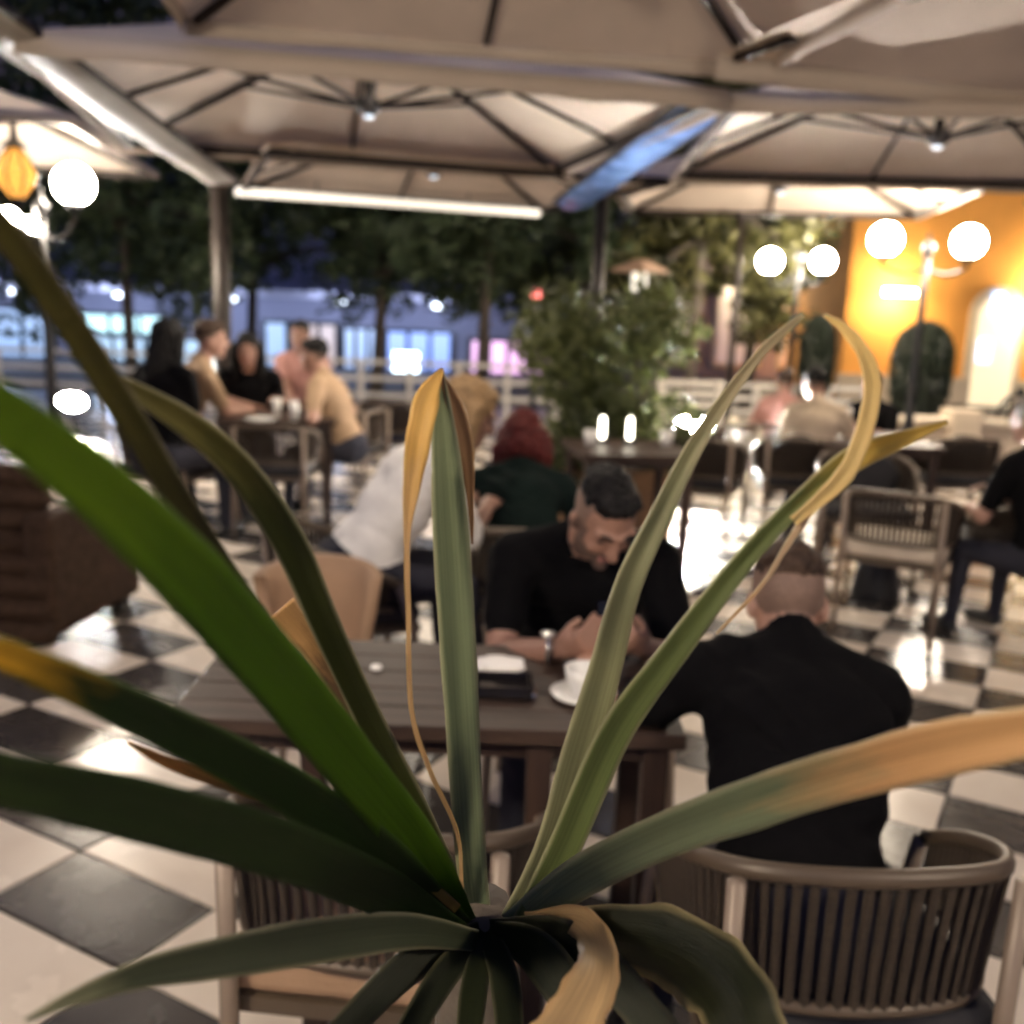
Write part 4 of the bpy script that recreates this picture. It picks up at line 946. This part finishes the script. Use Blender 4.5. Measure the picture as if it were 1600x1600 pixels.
# ------------------------------------------------------------------ foreground plant
def strap_mat(name, base, tip, edge, tpos=.75, trans=.3):
    m = bpy.data.materials.new(name); m.use_nodes = True; nt = m.node_tree; L = nt.links.new; b = nt.nodes['Principled BSDF']; b.inputs['Roughness'].default_value = .5; b.inputs['Specular IOR Level'].default_value = .25
    uv = nt.nodes.new('ShaderNodeUVMap'); uv.uv_map = 'uv'; sp = nt.nodes.new('ShaderNodeSeparateXYZ'); L(uv.outputs[0], sp.inputs[0])
    mp = nt.nodes.new('ShaderNodeMapping'); mp.inputs['Scale'].default_value = (44, 2.2, 1); L(uv.outputs[0], mp.inputs[0])
    nz = nt.nodes.new('ShaderNodeTexNoise'); nz.inputs['Scale'].default_value = 1; nz.inputs['Detail'].default_value = 4; L(mp.outputs[0], nz.inputs['Vector'])
    mp2 = nt.nodes.new('ShaderNodeMapping'); mp2.inputs['Scale'].default_value = (2.5, 7, 1); L(uv.outputs[0], mp2.inputs[0])
    n2 = nt.nodes.new('ShaderNodeTexNoise'); n2.inputs['Scale'].default_value = 1; n2.inputs['Detail'].default_value = 5; L(mp2.outputs[0], n2.inputs['Vector'])
    ma = nt.nodes.new('ShaderNodeMath'); ma.operation = 'MULTIPLY_ADD'; ma.inputs[1].default_value = .35; L(n2.outputs['Fac'], ma.inputs[0]); L(sp.outputs['Y'], ma.inputs[2])
    rp = nt.nodes.new('ShaderNodeValToRGB'); e = rp.color_ramp.elements; e[0].position = tpos; e[0].color = base + (1,); e[1].position = min(1.25, tpos + .22) if tpos + .22 < 1 else 1; e[1].color = tip + (1,)
    sb = nt.nodes.new('ShaderNodeMath'); sb.operation = 'SUBTRACT'; sb.inputs[1].default_value = .17; L(ma.outputs[0], sb.inputs[0]); L(sb.outputs[0], rp.inputs[0])
    # pale dry margins
    ab = nt.nodes.new('ShaderNodeMath'); ab.operation = 'SUBTRACT'; ab.inputs[1].default_value = .5; L(sp.outputs['X'], ab.inputs[0]); a2 = nt.nodes.new('ShaderNodeMath'); a2.operation = 'ABSOLUTE'; L(ab.outputs[0], a2.inputs[0])
    er = nt.nodes.new('ShaderNodeMapRange'); er.inputs[1].default_value = .38; er.inputs[2].default_value = .5; L(a2.outputs[0], er.inputs[0])
    em = nt.nodes.new('ShaderNodeMath'); em.operation = 'MULTIPLY'; L(er.outputs[0], em.inputs[0]); L(n2.outputs['Fac'], em.inputs[1])
    mx = nt.nodes.new('ShaderNodeMix'); mx.data_type = 'RGBA'; L(em.outputs[0], mx.inputs[0]); L(rp.outputs[0], mx.inputs[6]); mx.inputs[7].default_value = edge + (1,)
    hs = nt.nodes.new('ShaderNodeHueSaturation'); mr = nt.nodes.new('ShaderNodeMapRange'); mr.inputs[3].default_value = .35; mr.inputs[4].default_value = 1.65; L(nz.outputs['Fac'], mr.inputs[0]); L(mr.outputs[0], hs.inputs['Value']); L(mx.outputs[2], hs.inputs['Color'])
    # brown specks and dry patches
    mp3 = nt.nodes.new('ShaderNodeMapping'); mp3.inputs['Scale'].default_value = (9, 34, 1); L(uv.outputs[0], mp3.inputs[0])
    n3 = nt.nodes.new('ShaderNodeTexNoise'); n3.inputs['Scale'].default_value = 1; n3.inputs['Detail'].default_value = 6; n3.inputs['Roughness'].default_value = .7; L(mp3.outputs[0], n3.inputs['Vector'])
    r3 = nt.nodes.new('ShaderNodeMapRange'); r3.inputs[1].default_value = .62; r3.inputs[2].default_value = .74; r3.inputs[4].default_value = .55; L(n3.outputs['Fac'], r3.inputs[0])
    mx3 = nt.nodes.new('ShaderNodeMix'); mx3.data_type = 'RGBA'; L(r3.outputs[0], mx3.inputs[0]); L(hs.outputs[0], mx3.inputs[6]); mx3.inputs[7].default_value = tuple(.5 * a_ + .5 * b_ for a_, b_ in zip(base, (.16, .10, .05))) + (1,)
    hs = mx3; hso = mx3.outputs[2]
    L(hso, b.inputs['Base Color'])
    tr = nt.nodes.new('ShaderNodeBsdfTranslucent'); L(hso, tr.inputs['Color']); ms = nt.nodes.new('ShaderNodeMixShader'); ms.inputs[0].default_value = trans
    L(b.outputs[0], ms.inputs[1]); L(tr.outputs[0], ms.inputs[2]); L(ms.outputs[0], nt.nodes['Material Output'].inputs['Surface'])
    bp = nt.nodes.new('ShaderNodeBump'); bp.inputs['Strength'].default_value = .25; bp.inputs['Distance'].default_value = .004; L(nz.outputs['Fac'], bp.inputs['Height']); L(bp.outputs[0], b.inputs['Normal'])
    return m
crown = at_y(745, 1440, .74)
plant = empty('spiky_plant', (crown.x, crown.y, 0)); tag(plant, 'large spiky strap-leaved plant with yellowed tips in the foreground', 'plant')
PL = Vector((crown.x, crown.y, 0))
TAN = (.42, .24, .10); YEL = (.50, .31, .08); GRN = (.055, .115, .012); GRY = (.135, .165, .085); OLI = (.085, .08, .020); DRK = (.022, .045, .010); PALE = (.42, .38, .24)
def leaf(pts, mname, base, tip, edge=PALE, tpos=.75, trans=.28, fold=.22, twist=0.0, n=36, label=None, wav=.0, rag=.0, near=.0):
    """pts: (px, py, depth, width_px)"""
    n = int(n * 1.6); seedk = len(mname) * .7 + pts[0][0] * .01; pts = [(a_, b_, c_ * (1 - near * q_ / (len(pts) - 1)), d_) for q_, (a_, b_, c_, d_) in enumerate(pts)]; cp = catmull(pts, n); b = MB(); uvs = []; M = 6; W = []
    for i, (px, py, dep, wd) in enumerate(cp):
        wd = max(wd * .78, 1.0); p0 = cp[max(0, i - 1)]; p1 = cp[min(n, i + 1)]; t = np.array([p1[0] - p0[0], p1[1] - p0[1]]); t /= max(np.linalg.norm(t), 1e-6); nx, ny = -t[1], t[0]
        c = at_y(px, py, dep); sd = (at_y(px + nx * 10, py + ny * 10, dep) - c); per = sd.length / 10; sd.normalize()
        ray_d = (CP - c).normalized(); a = twist * i / n; sd2 = sd * math.cos(a) + ray_d * math.sin(a); nr = ray_d * math.cos(a) - sd * math.sin(a)
        hw = wd * per / 2 / max(.35, math.cos(a))
        for j in range(M + 1):
            s_ = j / M * 2 - 1; jj = 1 + (.05 + rag) * noise.noise(Vector((i * .23, s_ * 1.5 + seedk, seedk * 3.1))) * abs(s_); hwj = hw * jj; bend = abs(s_) * fold * hw + wav * hw * math.sin(i * .9 + s_ * 2) * s_
            b.v.append(tuple(c + sd2 * s_ * hwj + nr * bend - PL)); W.append((j / M, i / n))
    for i in range(n):
        for j in range(M): a = i * (M + 1) + j; b.f.append((a, a + 1, a + M + 2, a + M + 1)); b.mi.append(0)
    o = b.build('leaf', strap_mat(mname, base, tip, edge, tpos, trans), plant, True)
    ul = o.data.uv_layers.new(name='uv')
    for lp in o.data.loops: ul.data[lp.index].uv = W[lp.vertex_index]
    md = o.modifiers.new('t', 'SOLIDIFY'); md.thickness = .0012; md.offset = 0
    if label: o['label'] = label
    return o
leaf([(750, 1460, .74, 50), (735, 1330, .73, 62), (722, 1120, .72, 68), (710, 920, .71, 74), (700, 760, .70, 66), (692, 650, .70, 40), (690, 575, .70, 6)], 'leaf_centre', (.14, .17, .095), (.30, .17, .09), PALE, .92, fold=.35)
leaf([(722, 1390, .72, 7), (714, 1300, .71, 8), (672, 1205, .69, 9), (643, 1110, .68, 9), (638, 960, .68, 10), (636, 840, .68, 13), (645, 745, .68, 40), (655, 680, .68, 52), (668, 620, .69, 46), (690, 578, .70, 10)], 'leaf_dry_hanging', (.45, .29, .14), (.55, .33, .09), YEL, .55, fold=.3, label='dried yellow leaf folded down and tapering to a thread', wav=.1, rag=.13)
leaf([(690, 585, .70, 8), (712, 640, .70, 34), (728, 700, .70, 30), (735, 780, .705, 14), (738, 850, .71, 4)], 'leaf_dry_tip', (.30, .17, .08), (.34, .18, .08), TAN, .6, label='brown dried tip split from the centre leaf', rag=.13)
leaf([(800, 1440, .72, 50), (862, 1330, .71, 72), (905, 1190, .70, 78), (945, 1050, .69, 66), (980, 920, .68, 56), (1035, 800, .68, 44), (1085, 700, .68, 36), (1140, 615, .68, 26), (1200, 540, .68, 18), (1255, 492, .68, 10)], 'leaf_pale_right', (.19, .19, .10), (.30, .24, .14), PALE, .62, fold=.4)
leaf([(820, 1440, .71, 50), (880, 1330, .70, 66), (960, 1150, .68, 68), (1060, 1010, .66, 56), (1160, 880, .65, 44), (1250, 785, .64, 40), (1330, 720, .64, 52), (1400, 690, .64, 38), (1480, 660, .64, 8)], 'leaf_right', (.10, .125, .040), (.40, .26, .05), PALE, .62, fold=.35)
leaf([(1240, 815, .64, 22), (1285, 778, .635, 30), (1325, 735, .63, 36), (1352, 670, .63, 36), (1364, 600, .63, 34), (1348, 548, .63, 28), (1318, 512, .635, 20), (1288, 492, .64, 6)], 'leaf_curl', (.58, .42, .17), (.62, .44, .16), (.66, .52, .28), .6, fold=.25, twist=.5, label='pale yellow dried leaf tip curling upwards', wav=.08, rag=.13)
leaf([(1262, 800, .64, 20), (1225, 860, .64, 12), (1190, 915, .645, 8), (1120, 990, .65, 4)], 'leaf_dry_strip', (.45, .32, .2), TAN, PALE, .6, rag=.13)
leaf([(800, 1450, .72, 60), (900, 1375, .70, 84), (1030, 1310, .66, 92), (1180, 1255, .62, 104), (1340, 1205, .58, 108), (1500, 1165, .55, 112), (1700, 1130, .52, 90)], 'leaf_low_right', (.17, .20, .115), (.50, .29, .13), PALE, .50, fold=.3, label='broad low leaf turning orange towards the right edge', near=0.18)
leaf([(730, 1450, .72, 50), (650, 1320, .68, 92), (540, 1185, .63, 118), (420, 1040, .57, 132), (280, 885, .52, 142), (130, 745, .47, 132), (-80, 590, .42, 110)], 'leaf_big_left', (.045, .105, .003), (.085, .155, .005), GRN, .6, trans=.35, fold=.12, near=0.28)
leaf([(715, 1410, .73, 46), (600, 1240, .70, 58), (480, 1080, .66, 60), (375, 930, .62, 52), (285, 790, .58, 54), (200, 650, .54, 62), (105, 500, .50, 66), (0, 350, .46, 60), (-80, 260, .43, 30)], 'leaf_tall_left', (.022, .020, .006), (.075, .066, .016), (.12, .1, .05), .45, fold=.25, near=0.22)
leaf([(715, 1400, .74, 44), (650, 1270, .72, 56), (575, 1120, .70, 58), (505, 970, .67, 62), (450, 845, .65, 70), (375, 735, .62, 64), (290, 660, .59, 56), (200, 605, .57, 34), (110, 555, .55, 6)], 'leaf_mid_left', (.030, .036, .008), (.12, .105, .028), PALE, .55, fold=.3, near=0.10)
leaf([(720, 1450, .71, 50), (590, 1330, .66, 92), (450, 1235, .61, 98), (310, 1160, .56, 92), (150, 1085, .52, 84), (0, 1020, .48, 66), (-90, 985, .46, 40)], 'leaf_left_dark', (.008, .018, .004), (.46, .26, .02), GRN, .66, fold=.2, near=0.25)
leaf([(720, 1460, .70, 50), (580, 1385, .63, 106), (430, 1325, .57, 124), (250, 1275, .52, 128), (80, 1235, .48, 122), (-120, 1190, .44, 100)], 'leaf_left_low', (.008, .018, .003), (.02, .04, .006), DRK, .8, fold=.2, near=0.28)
leaf([(745, 1470, .70, 44), (640, 1455, .65, 74), (500, 1470, .60, 92), (360, 1495, .56, 84), (230, 1520, .53, 62), (120, 1558, .50, 34), (40, 1595, .49, 8)], 'leaf_bottom_left', (.045, .054, .030), (.22, .22, .13), PALE, .7, fold=.25, near=0.15)
leaf([(710, 1390, .74, 40), (640, 1240, .73, 46), (560, 1110, .72, 50), (490, 1010, .71, 58), (440, 950, .70, 62)], 'leaf_cut_brown', (.075, .042, .020), (.40, .23, .09), (.75, .52, .28), .62, fold=-.35, label='short brown leaf with a cut-off dry end', rag=.13)
leaf([(715, 1420, .69, 20), (560, 1290, .64, 24), (400, 1240, .60, 26), (270, 1195, .57, 24), (200, 1160, .55, 6)], 'leaf_thin_orange', (.20, .13, .04), (.50, .26, .08), TAN, .5, rag=.13)
leaf([(820, 1440, .70, 40), (905, 1440, .66, 60), (935, 1500, .60, 80), (905, 1580, .55, 120), (850, 1680, .50, 150)], 'leaf_dry_bottom', (.34, .22, .10), (.44, .29, .14), TAN, .4, trans=.15, fold=.3, label='broad dried tan leaf drooping at the bottom', rag=.13)
leaf([(810, 1450, .70, 40), (930, 1455, .66, 110), (1050, 1480, .62, 150), (1140, 1550, .58, 170), (1190, 1680, .54, 150)], 'leaf_bottom_right', (.020, .023, .006), (.035, .035, .010), (.60, .48, .24), .8, fold=-.4, label='arching olive leaf with frayed pale edges at the bottom right', rag=.13)
for k, (p1, p2, w) in enumerate((((690, 1530), (600, 1680), 60), ((740, 1550), (725, 1700), 56), ((790, 1540), (800, 1700), 60), ((640, 1510), (500, 1650), 70), ((850, 1500), (960, 1680), 90), ((900, 1480), (1060, 1640), 90))):
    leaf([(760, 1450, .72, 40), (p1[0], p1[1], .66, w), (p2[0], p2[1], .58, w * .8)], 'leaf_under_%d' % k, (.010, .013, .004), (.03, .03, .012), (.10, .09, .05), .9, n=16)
st = MB(); st.tube([(0, 0, .62), (.004, 0, .8), (0, 0, 1.0), (0, 0, crown.z + .02)], [.038, .034, .033, .026], 12); st.build('stem', bark, plant, True)
pot = empty('tall_planter', (crown.x, crown.y, 0)); tag(pot, 'tall dark planter holding the foreground plant below the frame', 'planter')
MB().lathe([(.13, 0), (.14, .02), (.20, .62), (.215, .64), (.215, .68), (.19, .68), (.18, .63), (.02, .62)], n=24).build('body', mat('planter_dark', (.05, .045, .04), .6, var=.2), pot, True)
MB().lathe([(.02, .618), (.185, .622), (.183, .632), (.02, .64)], n=20).build('soil', mat('soil'), pot)
